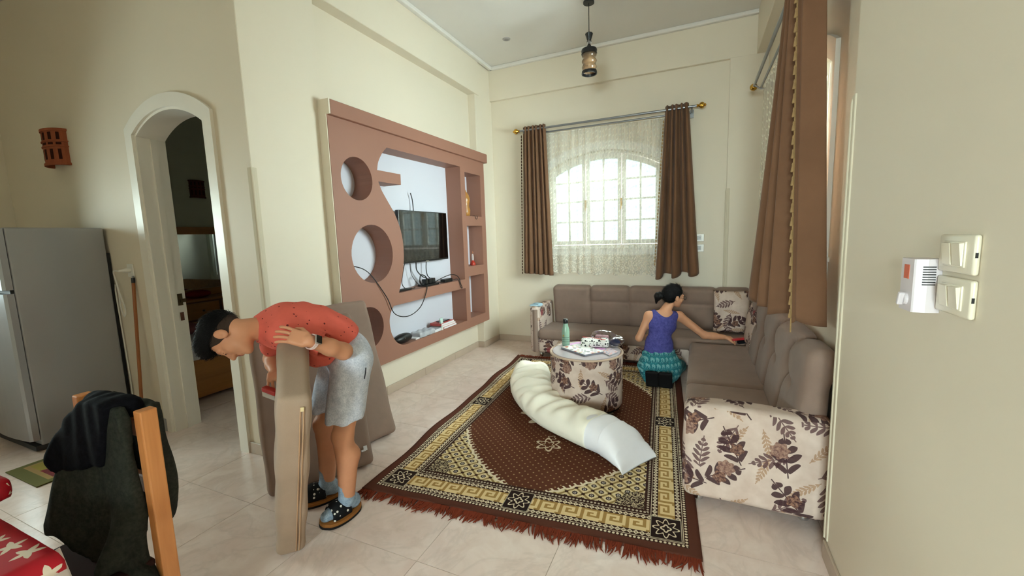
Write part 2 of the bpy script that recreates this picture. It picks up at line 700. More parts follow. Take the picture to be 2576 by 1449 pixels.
def floral_mat():
    """printed cotton: sprigs of plum leaves, dusty flower heads and thin twigs on pinkish cream (UV in metres)"""
    m = M('floral_print')
    u, v, _ = m.xyz(m.coord('UV'))

    def layer(scale, ou, ov, seed):
        vo = m.node('ShaderNodeTexVoronoi', voronoi_dimensions='2D', feature='F1')
        m.link(m.vec(u + ou, v + ov), vo.inputs['Vector'])
        vo.inputs['Scale'].default_value = scale
        vo.inputs['Randomness'].default_value = 0.75
        px, py, _z = m.xyz(vo.outputs['Position'])
        cr, cg, cb = m.xyz(vo.outputs['Color'])
        x = (u + ou) * scale - px * scale
        y = (v + ov) * scale - py * scale
        a = cr * 6.28 + seed
        ca, sa = a.cos(), a.sin()
        return x * ca + y * sa, y * ca - x * sa, cr, cg, cb

    def sprig(a, b, cnt, length, width, lean):
        """leaves along a stem running in a; b across"""
        t = b.ab()
        env = (1.0 - (a / length) * (a / length)).mx(0.0)
        w = env * width + 0.02
        s = (a * cnt - t * lean * cnt).fr()
        rel = (t / w).mn(1.0)
        leaf = (s - 0.5).ab().lt((rel * 3.14159).sin().mx(0.0).pw(0.7) * 0.40)
        leaf = leaf * t.lt(w) * a.ab().lt(length)
        stem = t.lt(0.012) * a.ab().lt(length * 1.15)
        return leaf.mx(stem)

    def flower(a, b, ca, cb, r, petals):
        x, y = a - ca, b - cb
        rr = (x * x + y * y).sq()
        th = y.at2(x)
        edge = (th * petals).sin() * 0.12 + 1.0
        return rr.lt(edge * r), rr

    n_f = m.noise(m.vec(u, v), 70, 3.0, 0.7)
    n_b = m.noise(m.vec(u, v), 9, 3.0)
    col = m.mix(m.ramp(n_b, 0.35, 0.7), C(192, 171, 158), C(210, 192, 180))
    # faint tan sprays
    a, b, cr, cg, cb = layer(5.2, 3.3, 1.7, 1.1)
    s1 = sprig(a, b, 9.0, 0.40, 0.10, 0.9) * cg.gt(0.35)
    col = m.mix(s1 * 0.75, col, m.mix(n_f, C(120, 84, 62), C(190, 150, 110)))
    # twigs with small dark leaves
    a, b, cr, cg, cb = layer(4.6, 0.4, 0.9, 2.0)
    s2 = sprig(a, b, 7.0, 0.42, 0.19, 0.75) * cg.gt(0.12)
    col = m.mix(s2 * 0.9, col, m.mix(n_f, C(72, 48, 50), C(112, 82, 82)))
    # large plum sprigs with a flower head
    a, b, cr, cg, cb = layer(4.0, 1.9, 0.2, 0.3)
    s3 = sprig(a, b, 5.0, 0.42, 0.26, 0.55)
    f1, r1 = flower(a, b, 0.12, 0.10, 0.17, 7.0)
    f2, r2 = flower(a, b, -0.08, -0.06, 0.13, 5.0)
    plum = m.mix(n_f, C(46, 28, 32), C(84, 58, 60))
    col = m.mix(s3 * 0.95, col, plum)
    head = m.mix(m.ramp(n_f, 0.35, 0.65), C(100, 68, 64), C(168, 134, 116))
    rose = m.mix(m.ramp(n_f, 0.3, 0.7), C(88, 34, 44), C(170, 92, 92))
    col = m.mix(f1 * cb.gt(0.42) * 0.95, col, m.mix(cg.gt(0.80), head, rose))
    col = m.mix(f2 * cb.lt(0.7) * 0.95, col, m.mix(m.ramp(n_f, 0.4, 0.6), C(66, 42, 44), C(150, 112, 92)))
    m.color(col)
    m.set(Roughness=0.85, Specular_IOR_Level=0.12)
    return m.m


MT['floral'] = floral_mat()


def rug_mat(W, L):
    """woven carpet, object-space x across (0..W) and y along (0..L) with the origin in the middle"""
    m = M('woven_carpet')
    ox, oy, _ = m.xyz(m.coord('UV'))
    au = (ox.ab() * -1.0) + W / 2            # distance to the long edges
    av0 = (oy.ab() * -1.0) + L / 2
    av = av0 / 1.12
    e = au.mn(av)
    side = au.lt(av)                           # 1 on the long sides
    along = side * oy + side.inv() * ox

    def rect(s, t, s0, s1, t0, t1):
        return s.gt(s0) * s.lt(s1) * t.gt(t0) * t.lt(t1)

    def band(t0, t1):
        return e.gt(t0) * e.lt(t1)

    DK, LT, TAN, BE, BR = C(60, 38, 32), C(226, 210, 182), C(170, 134, 80), C(228, 202, 152), C(74, 46, 34)
    wn = m.noise(m.vec(ox, oy), 900, 1.0)
    field_c = m.mix(wn, C(82, 46, 32), C(104, 62, 46))
    # --- field dots
    P = 0.058
    p1 = ((ox + oy) / P).fr() - 0.5
    p2 = ((ox - oy) / P).fr() - 0.5
    dots = (p1 * p1 + p2 * p2).sq().lt(0.13)
    col = m.mix(dots * 0.85, field_c, C(178, 146, 104))
    # --- medallion and the two pendants
    def ringflower(cx, cy, r, pet, w):
        x, y = ox - cx, oy.ab() - cy
        rr = (x * x + y * y).sq()
        th = y.at2(x)
        k = (th * pet).sin() * 0.22 + 0.85
        q = rr / (k * r)
        return (q - 1.0).ab().lt(w), q
    for cx, cy, r, pet in ((0.0, 0.63, 0.085, 6.0), (0.0, 0.63, 0.045, 5.0), (0.0, 0.52, 0.03, 4.0), (0.0, 0.0, 0.34, 12.0), (0.0, 0.0, 0.22, 10.0), (0.0, 0.0, 0.1, 6.0)):
        rg, q = ringflower(cx, cy, r, pet, 0.12)
        col = m.mix(rg * 0.85, col, LT)
    # --- corners with the lattice
    cu, cv = au - 0.27, av0 - 0.30
    tt = (cu - cv)
    sc = (tt * 58.0).sin() * 0.018
    f = cu / 0.57 + cv / 0.66 + (cu / 0.57) * (cv / 0.66) * 0.9 + sc
    corner = f.lt(1.0)
    edge = (f - 1.0).ab().lt(0.028)
    fringe = (f - 1.05).ab().lt(0.05) * (tt * 116.0).sin().gt(0.55)
    PL = 0.100
    a1 = (((ox + oy) / PL).fr() - 0.5)
    a2 = (((ox - oy) / PL).fr() - 0.5)
    q8 = (a1.pw(2.0) + a2.pw(2.0)).sq()
    th = a1.at2(a2)
    cellr = a1.ab().mx(a2.ab())
    node = (a1.ab() + a2.ab()).gt(0.80)
    latt = m.mix(cellr.gt(0.40), C(220, 200, 158), C(150, 124, 80))
    latt = m.mix(node, latt, DK)
    fl = q8.lt((th * 8.0).sin() * 0.03 + 0.235)
    latt = m.mix(fl, latt, C(44, 32, 36))
    latt = m.mix((q8 - 0.09).ab().lt(0.03), latt, C(198, 186, 176))
    latt = m.mix((q8 - 0.02).lt(0.02), latt, C(60, 40, 44))
    col = m.mix(corner, col, latt)
    dk_r = (cu * cu + cv * cv).sq()
    dkm = dk_r.lt(0.20 + 0.0) * corner
    vn = m.noise(m.vec(ox, oy), 55, 1.0)
    dkc = m.mix((vn - 0.5).ab().lt(0.05), C(54, 38, 34), C(190, 172, 140))
    col = m.mix(dkm * (dk_r - (m.noise(m.vec(ox, oy), 18, 1.0) * 0.10)).lt(0.12), col, dkc)
    col = m.mix(edge.mx(fringe), col, LT)
    # --- borders
    def scroll(t0, t1, period):
        s = (along / period).fr() - 0.5
        t = (e - t0) / (t1 - t0) - 0.5
        r = (s * s + t * t).sq()
        ring = (r - 0.27).ab().lt(0.10)
        hook = (s + t * 0.9 - 0.38).ab().lt(0.08) + (s + t * 0.9 + 0.38).ab().lt(0.08)
        dot = r.lt(0.08)
        return ring.mx(hook).mx(dot)

    def beads(t0, t1, period):
        s = (along / period).fr() - 0.5
        t = (e - (t0 + t1) / 2) / period
        return (s * s + t * t).sq().lt(0.33)

    bcol = m.mix(band(0.055, 0.276), col, DK)
    bcol = m.mix(band(0.055, 0.075) * beads(0.055, 0.075, 0.021), bcol, LT)
    bcol = m.mix(band(0.0765, 0.080), bcol, LT)
    bcol = m.mix(band(0.084, 0.113) * scroll(0.084, 0.113, 0.031), bcol, LT)
    bcol = m.mix(band(0.205, 0.234) * scroll(0.205, 0.234, 0.031), bcol, LT)
    bcol = m.mix(band(0.237, 0.240), bcol, LT)
    bcol = m.mix(band(0.245, 0.268) * beads(0.245, 0.268, 0.021), bcol, C(188, 172, 150))
    # key fret
    s = (along / 0.122).fr()
    t = (e - 0.115) / 0.088
    key = rect(s, t, 0.0, 0.15, 0.0, 1.0)
    for q in ((0.0, 0.86, 0.86, 1.0), (0.72, 0.86, 0.30, 1.0), (0.30, 0.86, 0.30, 0.44), (0.30, 0.44, 0.30, 0.70), (0.30, 0.58, 0.58, 0.70), (0.86, 1.0, 0.0, 0.14)):
        key = key.mx(rect(s, t, *q))
    kcol = m.mix(key, BE, TAN)
    bcol = m.mix(band(0.115, 0.203), bcol, kcol)
    # corner and middle blocks with a flower
    def block(cx_u, cx_v):
        x, y = (au - cx_u) / 0.078, (av - cx_v) / 0.078
        inside = x.ab().lt(1.0) * y.ab().lt(1.0)
        r = (x * x + y * y).sq(); th = y.at2(x)
        pet = (r - ((th * 8.0).cos() * 0.16 + 0.66)).ab().lt(0.06)
        pet2 = (r - ((th * 4.0).cos() * 0.06 + 0.26)).ab().lt(0.06)
        rim = x.ab().mx(y.ab()).gt(0.94)
        return inside, pet.mx(pet2).mx(rim * 0.6), r
    for cx_u, cx_v in ((0.162, 0.162), (W / 2, 0.162), (0.162, L / 2 / 1.12)):
        ins, pet, r = block(cx_u, cx_v)
        bcol = m.mix(ins, bcol, C(46, 33, 31))
        bcol = m.mix(ins * pet, bcol, LT)
    bcol = m.mix(e.lt(0.055), bcol, m.mix(wn, C(80, 46, 36), C(104, 64, 52)))
    m.color(bcol)
    m.set(Roughness=0.95, Specular_IOR_Level=0.05)
    m.bump(wn, 0.4, 0.003)
    return m.m


def skin_mat(name, col):
    m = M(name)
    n = m.noise(m.coord(), 14, 3.0)
    m.color(m.mix(n, tuple(c * 0.88 for c in col[:3]) + (1,), tuple(min(1, c * 1.1) for c in col[:3]) + (1,)))
    m.set(Roughness=0.5, Specular_IOR_Level=0.3)
    return m.m


def dotted(name, col, dot, scale, thr, rough=0.85, rnd=0.9, coord='Object'):
    m = M(name)
    vo = m.node('ShaderNodeTexVoronoi', feature='F1')
    m.link(m.coord(coord), vo.inputs['Vector'])
    vo.inputs['Scale'].default_value = scale
    vo.inputs['Randomness'].default_value = rnd
    d = X(m.nt, vo.outputs['Distance'])
    cr, _, _ = m.xyz(vo.outputs['Color'])
    n = m.noise(m.coord(), 30, 2)
    base = m.mix(n, tuple(c * 0.92 for c in col[:3]) + (1,), tuple(min(1, c * 1.06) for c in col[:3]) + (1,))
    m.color(m.mix(d.lt(cr * thr + thr * 0.5), base, dot))
    m.set(Roughness=rough, Specular_IOR_Level=0.15)
    m.bump(m.noise(m.coord(), 400, 1), 0.1, 0.002)
    return m.m


def heather(name, c1, c2, scale=160.0):
    m = M(name)
    n = m.noise(m.coord(), scale, 3.0, 0.7)
    n2 = m.noise(m.coord(), 40, 2.0)
    m.color(m.mix(m.ramp(n * 0.6 + n2 * 0.4, 0.38, 0.62), c1, c2))
    m.set(Roughness=0.9, Specular_IOR_Level=0.08)
    m.bump(n, 0.2, 0.003)
    return m.m


def wood(name, c1, c2, scale=1.0, rough=0.4, axis=2):
    m = M(name)
    x, y, z = m.xyz(m.coord())
    v = [x * 22.0 * scale, y * 22.0 * scale, z * 22.0 * scale]
    v[axis] = v[axis] * 0.08
    n = m.noise(m.vec(*v), 1.0, 4.0, 0.6, 0.6)
    m.color(m.mix(m.ramp(n, 0.3, 0.7), c1, c2))
    m.set(Roughness=rough)
    return m.m


def sheer_mat(name, tint, opacity, pattern):
    """lace net: see-through threads with a denser woven motif"""
    m = M(name)
    x, y, z = m.xyz(m.coord('UV'))
    vo = m.node('ShaderNodeTexVoronoi', voronoi_dimensions='2D', feature='F1')
    m.link(m.vec(x, y), vo.inputs['Vector'])
    vo.inputs['Scale'].default_value = 15.0
    vo.inputs['Randomness'].default_value = 0.35
    d = X(m.nt, vo.outputs['Distance'])
    px, py, _ = m.xyz(vo.outputs['Position'])
    lx, ly = x - px, y - py
    a = lx * 0.8 + ly * 0.6; b = ly * 0.8 - lx * 0.6
    leaf = ((a / 0.024).pw(2.0) + (b / 0.008).pw(2.0)).lt(1.0)
    net = m.noise(m.vec(x, y), 220, 1.0)
    stripe = ((x * 90.0).sin() * 0.5 + 0.5)
    hem = y.lt(0.26)
    vo2 = m.node('ShaderNodeTexVoronoi', voronoi_dimensions='2D', feature='F1')
    m.link(m.vec(x, y), vo2.inputs['Vector']); vo2.inputs['Scale'].default_value = 34.0
    blob_ = X(m.nt, vo2.outputs['Distance']).lt(0.36) * hem
    head = y.gt(1.86)
    dens = (net * 0.06 + opacity + stripe * 0.05 + leaf * pattern + blob_ * 0.35 + hem * 0.06 + head * 0.35).mn(0.97)
    tr = m.node('ShaderNodeBsdfTransparent')
    df = m.node('ShaderNodeBsdfDiffuse'); df.inputs[0].default_value = tint
    tl = m.node('ShaderNodeBsdfTranslucent'); tl.inputs[0].default_value = tint
    mx1 = m.node('ShaderNodeMixShader'); mx1.inputs[0].default_value = 0.3
    m.link(df.outputs[0], mx1.inputs[1]); m.link(tl.outputs[0], mx1.inputs[2])
    mx2 = m.node('ShaderNodeMixShader')
    m.link(dens.s, mx2.inputs[0]); m.link(tr.outputs[0], mx2.inputs[1]); m.link(mx1.outputs[0], mx2.inputs[2])
    m.link(mx2.outputs[0], m.out.inputs[0])
    return m.m


MT['sheer'] = sheer_mat('lace_net', (0.90, 0.87, 0.78, 1), 0.24, 0.16)


def glass_pane_mat():
    """patterned obscure glass that lets daylight through"""
    m = M('obscure_glass')
    co = m.coord()
    n = m.noise(co, 60, 2.0, 0.6, 1.5)
    tr = m.node('ShaderNodeBsdfTransparent')
    m.link(m.mix(m.ramp(n, 0.4, 0.6), (0.70, 0.84, 0.82, 1), (0.93, 0.99, 0.98, 1)), tr.inputs[0])
    gl = m.node('ShaderNodeBsdfGlossy'); gl.inputs['Roughness'].default_value = 0.15
    fr = m.node('ShaderNodeFresnel'); fr.inputs[0].default_value = 1.45
    mx = m.node('ShaderNodeMixShader')
    m.link(fr.outputs[0], mx.inputs[0]); m.link(tr.outputs[0], mx.inputs[1]); m.link(gl.outputs[0], mx.inputs[2])
    m.link(mx.outputs[0], m.out.inputs[0])
    return m.m


MT['pane'] = glass_pane_mat()

# ------------------------------------------------------------------ the setting
ZC = 3.89          # ceiling
XL, XCOL = -2.84, -2.715     # TV wall: recessed panel, column face
YB, YBC = 5.59, 5.545        # back wall: recessed panel, column face
XR, XRC = 0.66, 0.575        # window wall on the right: recessed panel, column face
YD, YD2 = 1.905, 2.09        # wall with the arched doorway
XK = -6.4                    # far left wall
YREAR = -1.2
YENT = -3.2                   # added door at the end of an invented hall behind the camera
XENT = -1.0  # edge of the added hall, set to keep its light off the doorway wall


def structure(name, mb, mat, parent=None, **k):
    o = mb.build(name, mat, parent, **k)
    if parent is None: o['kind'] = 'structure'
    return o


# floor: grout bed and square stone tiles laid on it
fl = structure('floor', MB().box(XK - 0.2, 0.95, YENT - 0.2, YB + 0.25, -0.08, -0.002), MT['grout'])
T0 = 0.61
tile_me = None
nx0, nx1 = math.floor((XK) / T0), math.ceil((XR) / T0)
y_off = 1.485
ny0, ny1 = math.floor((YENT - y_off) / T0), math.ceil((YB - y_off) / T0)
for ix in range(nx0, nx1):
    for iy in range(ny0, ny1):
        c = (ix * T0 + T0 / 2, y_off + iy * T0 + T0 / 2, -0.004)
        if c[1] < YREAR - 0.35 and c[0] < XENT - 0.35: continue
        if tile_me is None:
            t = MB().box(-T0 / 2 + 0.0016, T0 / 2 - 0.0016, -T0 / 2 + 0.0016, T0 / 2 - 0.0016, -0.004, 0.004)
            me = bpy.data.meshes.new('tile')
            me.from_pydata(t.v, [], t.f); me.update(); me.materials.append(MT['tile'])
            tile_me = me
        link_mesh('tile', tile_me, c, fl)

ceil = structure('ceiling', MB().box(XK - 0.2, 0.95, YENT - 0.2, YB + 0.25, ZC, ZC + 0.12), MT['ceiling'])


def arch_pts(c, hw, z0, R, zc, n=20):
    """opening outline: straight sides from z0, circular head of radius R about height zc"""
    top = [(c + s, zc + math.sqrt(R * R - s * s)) for s in np.linspace(hw, -hw, n)]
    return [(c - hw, z0), (c + hw, z0)] + top


WR, WZC = 1.414, 1.206       # arched window head


def arched_window(idx, axis, plane, c):
    """white arched casement window set in a wall; axis is the wall normal"""
    def P3(s, w, z):
        return (s, plane + w, z) if axis == 'y' else (plane + w, s, z)
    root = struct_root('window_%d' % idx, P3(c, 0, 1.26))
    W = MT['white_paint']
    inner = arch_pts(c, 0.725, 1.37, WR, WZC)
    outer = arch_pts(c, 0.765, 1.26, WR + 0.11, WZC)
    holed('architrave', outer, [inner], plane - 0.022, plane + 0.004, axis, W, root)
    sill = MB()
    a, b = P3(c - 0.79, -0.06, 1.355), P3(c + 0.79, 0.12, 1.385)
    sill.box(min(a[0], b[0]), max(a[0], b[0]), min(a[1], b[1]), max(a[1], b[1]), 1.352, 1.378, 0.006, 2)
    sill.build('window_sill', W, root)
    fin = arch_pts(c, 0.742, 1.360, WR + 0.012, WZC)
    fhole = arch_pts(c, 0.700, 1.40, WR - 0.028, WZC)
    holed('frame', fin, [fhole], plane + 0.09, plane + 0.17, axis, W, root)
    for k in (-1, 0, 1):
        cc = c + 0.472 * k
        hw, g, mu = 0.232, 0.184, 0.011
        zs = [1.46, 1.715, 1.985, 2.245]
        def ztop(s, off): return WZC + math.sqrt((WR - off) ** 2 - (s - c) ** 2)
        out = [(cc - hw, 1.405), (cc + hw, 1.405)] + [(s, ztop(s, 0.034)) for s in np.linspace(cc + hw, cc - hw, 10)]
        holes = []
        for col in (0, 1):
            s0, s1 = (cc - g, cc - mu) if col == 0 else (cc + mu, cc + g)
            for r in range(4):
                z0 = zs[r] + (mu if r else 0)
                if r < 3:
                    holes.append([(s0, z0), (s1, z0), (s1, zs[r + 1] - mu), (s0, zs[r + 1] - mu)])
                else:
                    holes.append([(s0, z0), (s1, z0)] + [(s, ztop(s, 0.10)) for s in np.linspace(s1, s0, 6)])
        cs = holed('casement', out, holes, plane + 0.075, plane + 0.115, axis, W, root)
        for hpoly in holes:
            MB().prism(hpoly, plane + 0.092, plane + 0.097, axis).build('pane', MT['pane'], cs)
        if k < 1:
            s = cc + hw
            hd = MB()
            p = P3(s, 0.07, 1.95)
            hd.box(p[0] - 0.012, p[0] + 0.012, p[1] - 0.012, p[1] + 0.012, 1.90, 2.0, 0.004, 1)
            q = P3(s, 0.045, 1.95)
            hd.tube([P3(s, 0.06, 1.95), P3(s, 0.04, 1.95), P3(s, 0.04, 1.86)], 0.007, 8)
            hd.build('handle', MT['brass'], cs)
    return inner


CW1, CW2 = -1.163, 3.60
hole1 = arched_window(1, 'y', YB, CW1)
hole2 = arched_window(2, 'x', XR, CW2)

# TV wall (left): recessed panel, two columns, beam
wl = structure('wall_left', MB().box(XL - 0.2, XL, YD2, YB + 0.25, 0, ZC), MT['wall'])
MB().box(XL - 0.2, XCOL, YD, 2.53, 0, ZC, 0.004, 1).build('column', MT['wall'], wl)
MB().box(XL - 0.1, XCOL - 0.02, 5.105, YB + 0.2, 0, ZC, 0.004, 1).build('column', MT['wall'], wl)
MB().box(XL - 0.1, XCOL - 0.001, 2.5, 5.2, 3.43, ZC, 0.004, 1).build('beam', MT['wall'], wl)
MB().box(XL - 0.002, XL + 0.003, 2.53, 5.105, 0.43, 2.55).build('white_panel', MT['panel_white'], wl)

# back wall with the arched window
wb = holed('wall_back', [(-3.0, 0), (0.95, 0), (0.95, ZC), (-3.0, ZC)], [hole1], YB, YB + 0.25, 'y', MT['wall'])
wb['kind'] = 'structure'
MB().box(0.285, 0.9, YBC, YB + 0.1, 0, ZC, 0.004, 1).build('column', MT['wall'], wb)
MB().box(-2.9, 0.9, YBC - 0.003, YB + 0.1, 3.445, ZC, 0.004, 1).build('beam', MT['wall'], wb)

# right wall: window bay, then the nearer wall with the switches
wr = holed('wall_right', [(2.0, 0), (YB + 0.25, 0), (YB + 0.25, ZC), (2.0, ZC)], [hole2], XR, XR + 0.25, 'x', MT['wall'])
wr['kind'] = 'structure'
MB().box(XRC, 0.92, YENT - 0.2, 2.228, 0, ZC, 0.006, 2).build('near_wall', MT['wall'], wr)
MB().box(0.545, 0.85, 2.2, YB + 0.1, 3.445, ZC, 0.004, 1).build('beam', MT['wall'], wr)

# wall with the arched doorway to the bedroom
DC = -3.585
def door_arch(hw, zs, za, z0=0.0, n=24):
    R = (hw * hw + (za - zs) ** 2) / (2 * (za - zs))
    return arch_pts(DC, hw, z0, R, za - R, n)
def notch(hw, zs, za):
    a = door_arch(hw, zs, za)
    return [a[1]] + a[2:] + [a[0]]
wd = holed('wall_doorway', notch(0.45, 2.43, 2.57) + [(XK - 0.1, 0), (XK - 0.1, ZC), (XCOL - 0.002, ZC), (XCOL - 0.002, 0)], [], YD, YD2, 'y', MT['wall'])
wd['kind'] = 'structure'
d1 = struct_root('door_1', (DC, YD, 0))
holed('architrave', notch(0.445, 2.425, 2.565) + notch(0.54, 2.475, 2.66)[::-1], [], YD - 0.022, YD + 0.002, 'y', MT['white_paint'], d1)
holed('jamb_lining', notch(0.425, 2.412, 2.548) + notch(0.4505, 2.431, 2.571)[::-1], [], YD - 0.004, YD2 + 0.01, 'y', MT['white_paint'], d1)
MB().box(DC - 0.4255, DC - 0.412, YD + 0.085, YD + 0.125, 0, 2.41).build('door_stop', MT['white_paint'], d1)
MT['old_brass'] = simple('tarnished_brass', C(96, 82, 58), 0.4, metal=0.7)
MB().box(DC - 0.426, DC - 0.4215, YD + 0.135, YD + 0.172, 1.06, 1.16, 0.001, 1).box(DC - 0.4255, DC - 0.408, YD + 0.15, YD + 0.19, 1.085, 1.115).build('strike_plate', MT['old_brass'], d1)
MB().box(DC - 0.426, DC - 0.4215, YD + 0.14, YD + 0.168, 0.93, 1.0, 0.001, 1).build('latch_plate', simple('rusty_plate', C(92, 56, 40), 0.6), d1)
MB().box(DC - 0.56, DC - 0.51, YD - 0.03, YD - 0.001, 0.0, 0.11, 0.004, 1).build('plinth_block', simple('grey_plinth', C(150, 150, 148), 0.4), d1)

# remaining shell: kitchen end, wall behind the camera, bedroom; kitchen window and hall are added for light
wk = holed('wall_kitchen', [(YREAR - 0.2, 0), (YB + 0.25, 0), (YB + 0.25, ZC), (YREAR - 0.2, ZC)], [[(-0.7, 1.1), (0.7, 1.1), (0.7, 2.2), (-0.7, 2.2)]], XK - 0.2, XK, 'x', MT['wall'])
wk['kind'] = 'structure'
w5 = struct_root('window_4', (XK - 0.1, 0.0, 1.1))  # unseen window, added as an opening for the kitchen fill light
holed('frame', [(-0.71, 1.09), (0.71, 1.09), (0.71, 2.21), (-0.71, 2.21)], [[(-0.65, 1.15), (-0.03, 1.15), (-0.03, 2.15), (-0.65, 2.15)], [(0.03, 1.15), (0.65, 1.15), (0.65, 2.15), (0.03, 2.15)]], XK - 0.14, XK - 0.08, 'x', MT['white_paint'], w5)
for a0 in (-0.65, 0.03):
    MB().box(XK - 0.113, XK - 0.108, a0, a0 + 0.62, 1.15, 2.15).build('pane', MT['pane'], w5)
structure('wall_rear', MB().box(XK - 0.2, XENT, YREAR - 0.2, YREAR, 0, ZC), MT['wall'])
structure('wall_hall_baffle', MB().box(XENT - 0.2, XENT, YENT - 0.2, YREAR - 0.2, 0, ZC), MT['wall'])  # added side wall, shields the doorway wall from the entrance light
structure('wall_added_entrance', MB().box(XENT, XRC, YENT - 0.2, YENT, 2.3, ZC).box(XENT, -0.95, YENT - 0.2, YENT, 0, 2.3), MT['wall'])  # end wall of the invented hall, frames the added light
d2 = struct_root('door_added', (-0.19, YENT - 0.1, 0))  # invented glazed door, unseen, lets in the added light from behind
holed('frame', [(-0.95, 0.0), (XRC, 0.0), (XRC, 2.3), (-0.95, 2.3)], [[(a0, 0.1), (a0 + 0.66, 0.1), (a0 + 0.66, 2.2), (a0, 2.2)] for a0 in (-0.89, -0.145)], YENT - 0.12, YENT - 0.06, 'y', MT['white_paint'], d2)
for a0 in (-0.89, -0.145):
    MB().box(a0, a0 + 0.66, YENT - 0.093, YENT - 0.088, 0.1, 2.2).build('pane', MT['pane'], d2)
structure('wall_bedroom', MB().box(XK, -3.75, YB, YB + 0.2, 0, ZC).box(-3.15, XL - 0.1, YB, YB + 0.2, 0, ZC).box(-3.75, -3.15, YB, YB + 0.2, 0, 0.9).box(-3.75, -3.15, YB, YB + 0.2, 2.2, ZC), MT['wall_green'])
structure('wall_bedroom_side', MB().box(XK, XK + 0.01, YD2, YB, 0, ZC), MT['wall_green'])
w4 = struct_root('window_3', (-3.45, YB, 0.9))
holed('frame', [(-3.76, 0.89), (-3.14, 0.89), (-3.14, 2.21), (-3.76, 2.21)], [[(-3.71, 0.94), (-3.47, 0.94), (-3.47, 2.16), (-3.71, 2.16)], [(-3.43, 0.94), (-3.19, 0.94), (-3.19, 2.16), (-3.43, 2.16)]], YB + 0.04, YB + 0.09, 'y', MT['white_paint'], w4)
for a in (-3.71, -3.43):
    MB().box(a, a + 0.24, YB + 0.06, YB + 0.065, 0.94, 2.16).build('pane', MT['pane'], w4)

# ceiling margin strips
structure('trim_1', MB().box(XCOL - 0.005, XCOL + 0.05, YD + 0.0, YBC, ZC - 0.045, ZC + 0.001, 0.012, 2), MT['ceiling'])
structure('trim_2', MB().box(XCOL, 0.55, YBC - 0.05, YBC + 0.005, ZC - 0.045, ZC + 0.001, 0.012, 2), MT['ceiling'])
structure('trim_3', MB().box(XK, XCOL + 0.02, YD - 0.05, YD + 0.004, ZC - 0.045, ZC + 0.001, 0.012, 2), MT['ceiling'])


# plastic corner guards
def guard(name, x, y, sx, sy, z1):
    mb = MB()
    mb.box(min(x, x + sx * 0.03) - 0.004, max(x, x + sx * 0.03) + 0.004, y - 0.007, y + 0.005, 0.1, z1, 0.0025, 2)
    mb.box(x - 0.006, x + 0.006, min(y, y + sy * 0.03) - 0.004, max(y, y + sy * 0.03) + 0.004, 0.1, z1, 0.0025, 2)
    mb.lathe([(0.011, 0), (0.011, z1 - 0.13), (0.007, z1 - 0.115), (0.002, z1 - 0.1)], (x, y, 0.1), 12)
    structure(name, mb, simple('cream_guard', C(206, 197, 176), 0.75), smooth=True)


guard('trim_4', XCOL, YD, -1, 1, 2.06)
guard('trim_5', XRC, 2.228, 1, -1, 2.08)
guard('trim_6', 0.285, YBC, 1, 1, 2.02)


# tiled skirting, one piece per tile length
def skirting(name, p0, p1, nrm, skip=()):
    p0, p1 = np.array(p0, float), np.array(p1, float)
    d = p1 - p0; L = np.linalg.norm(d); d /= L
    nrm = np.array(nrm, float)
    root = struct_root(name, (*((p0 + p1) / 2), 0))
    n = max(1, int(round(L / 0.61)))
    for i in range(n):
        a = p0 + d * (L * i / n + 0.0012); b = p0 + d * (L * (i + 1) / n - 0.0012)
        q = [a, b, b + nrm * 0.012, a + nrm * 0.012]
        x0, x1 = min(v[0] for v in q), max(v[0] for v in q); y0, y1 = min(v[1] for v in q), max(v[1] for v in q)
        MB().box(x0, x1, y0, y1, 0.0, 0.088, 0.003, 1).build('skirting_tile', MT['skirting'], root)
    return root


skirting('baseboard_left', (XL, 2.53), (XL, 5.105), (1, 0))
skirting('baseboard_left_column', (XCOL, YD), (XCOL, 2.53), (1, 0))
skirting('baseboard_left_return', (XL, 5.105), (XCOL - 0.02, 5.105), (0, -1))
skirting('baseboard_left_corner', (XCOL - 0.02, 5.095), (XCOL - 0.02, YB), (1, 0))
skirting('baseboard_back', (XCOL - 0.02, YB), (0.285, YB), (0, -1))
skirting('baseboard_doorway', (-3.045, YD), (XCOL + 0.01, YD), (0, -1))
skirting('baseboard_doorway_kitchen', (XK, YD), (-4.14, YD), (0, -1))
skirting('baseboard_right', (XRC, YENT), (XRC, 2.228), (-1, 0))
skirting('baseboard_right_bay', (XR, 2.228), (XR, YB), (-1, 0))

# ------------------------------------------------------------------ brown media unit built into the TV wall
XF = -2.63


def circ(c, z, r, n=40):
    return [(c + r * math.cos(t), z + r * math.sin(t)) for t in np.linspace(0, 2 * math.pi, n, endpoint=False)]


unit = thing('media_unit', 'brown plaster media wall unit with round holes and square niches around the television', 'wall unit', (XL + 0.1, 3.79, 0.415))
up_curve = spline([(3.165, 2.395), (3.10, 2.335), (3.04, 2.25), (3.018, 2.176)], 5)
lo_curve = spline([(3.03, 2.06), (3.06, 2.0), (3.122, 1.919), (3.225, 1.783), (3.298, 1.614), (3.315, 1.443), (3.294, 1.284), (3.246, 1.138), (3.203, 1.042)], 5)
big_up = up_curve + [(3.34, 2.176), (3.337, 2.077), (3.022, 2.077)] + lo_curve + [(4.463, 1.042), (4.460, 2.40)]
big_lo = spline([(3.115, 0.932), (3.066, 0.868), (3.043, 0.788), (3.060, 0.679), (3.116, 0.586), (3.19, 0.537), (3.26, 0.52)], 5) + [(4.468, 0.52), (4.466, 0.932)]
niches = [[(4.565, z0), (4.965, z0), (4.965, z1), (4.565, z1)] for z0, z1 in ((1.82, 2.35), (1.19, 1.70), (0.535, 1.066))]
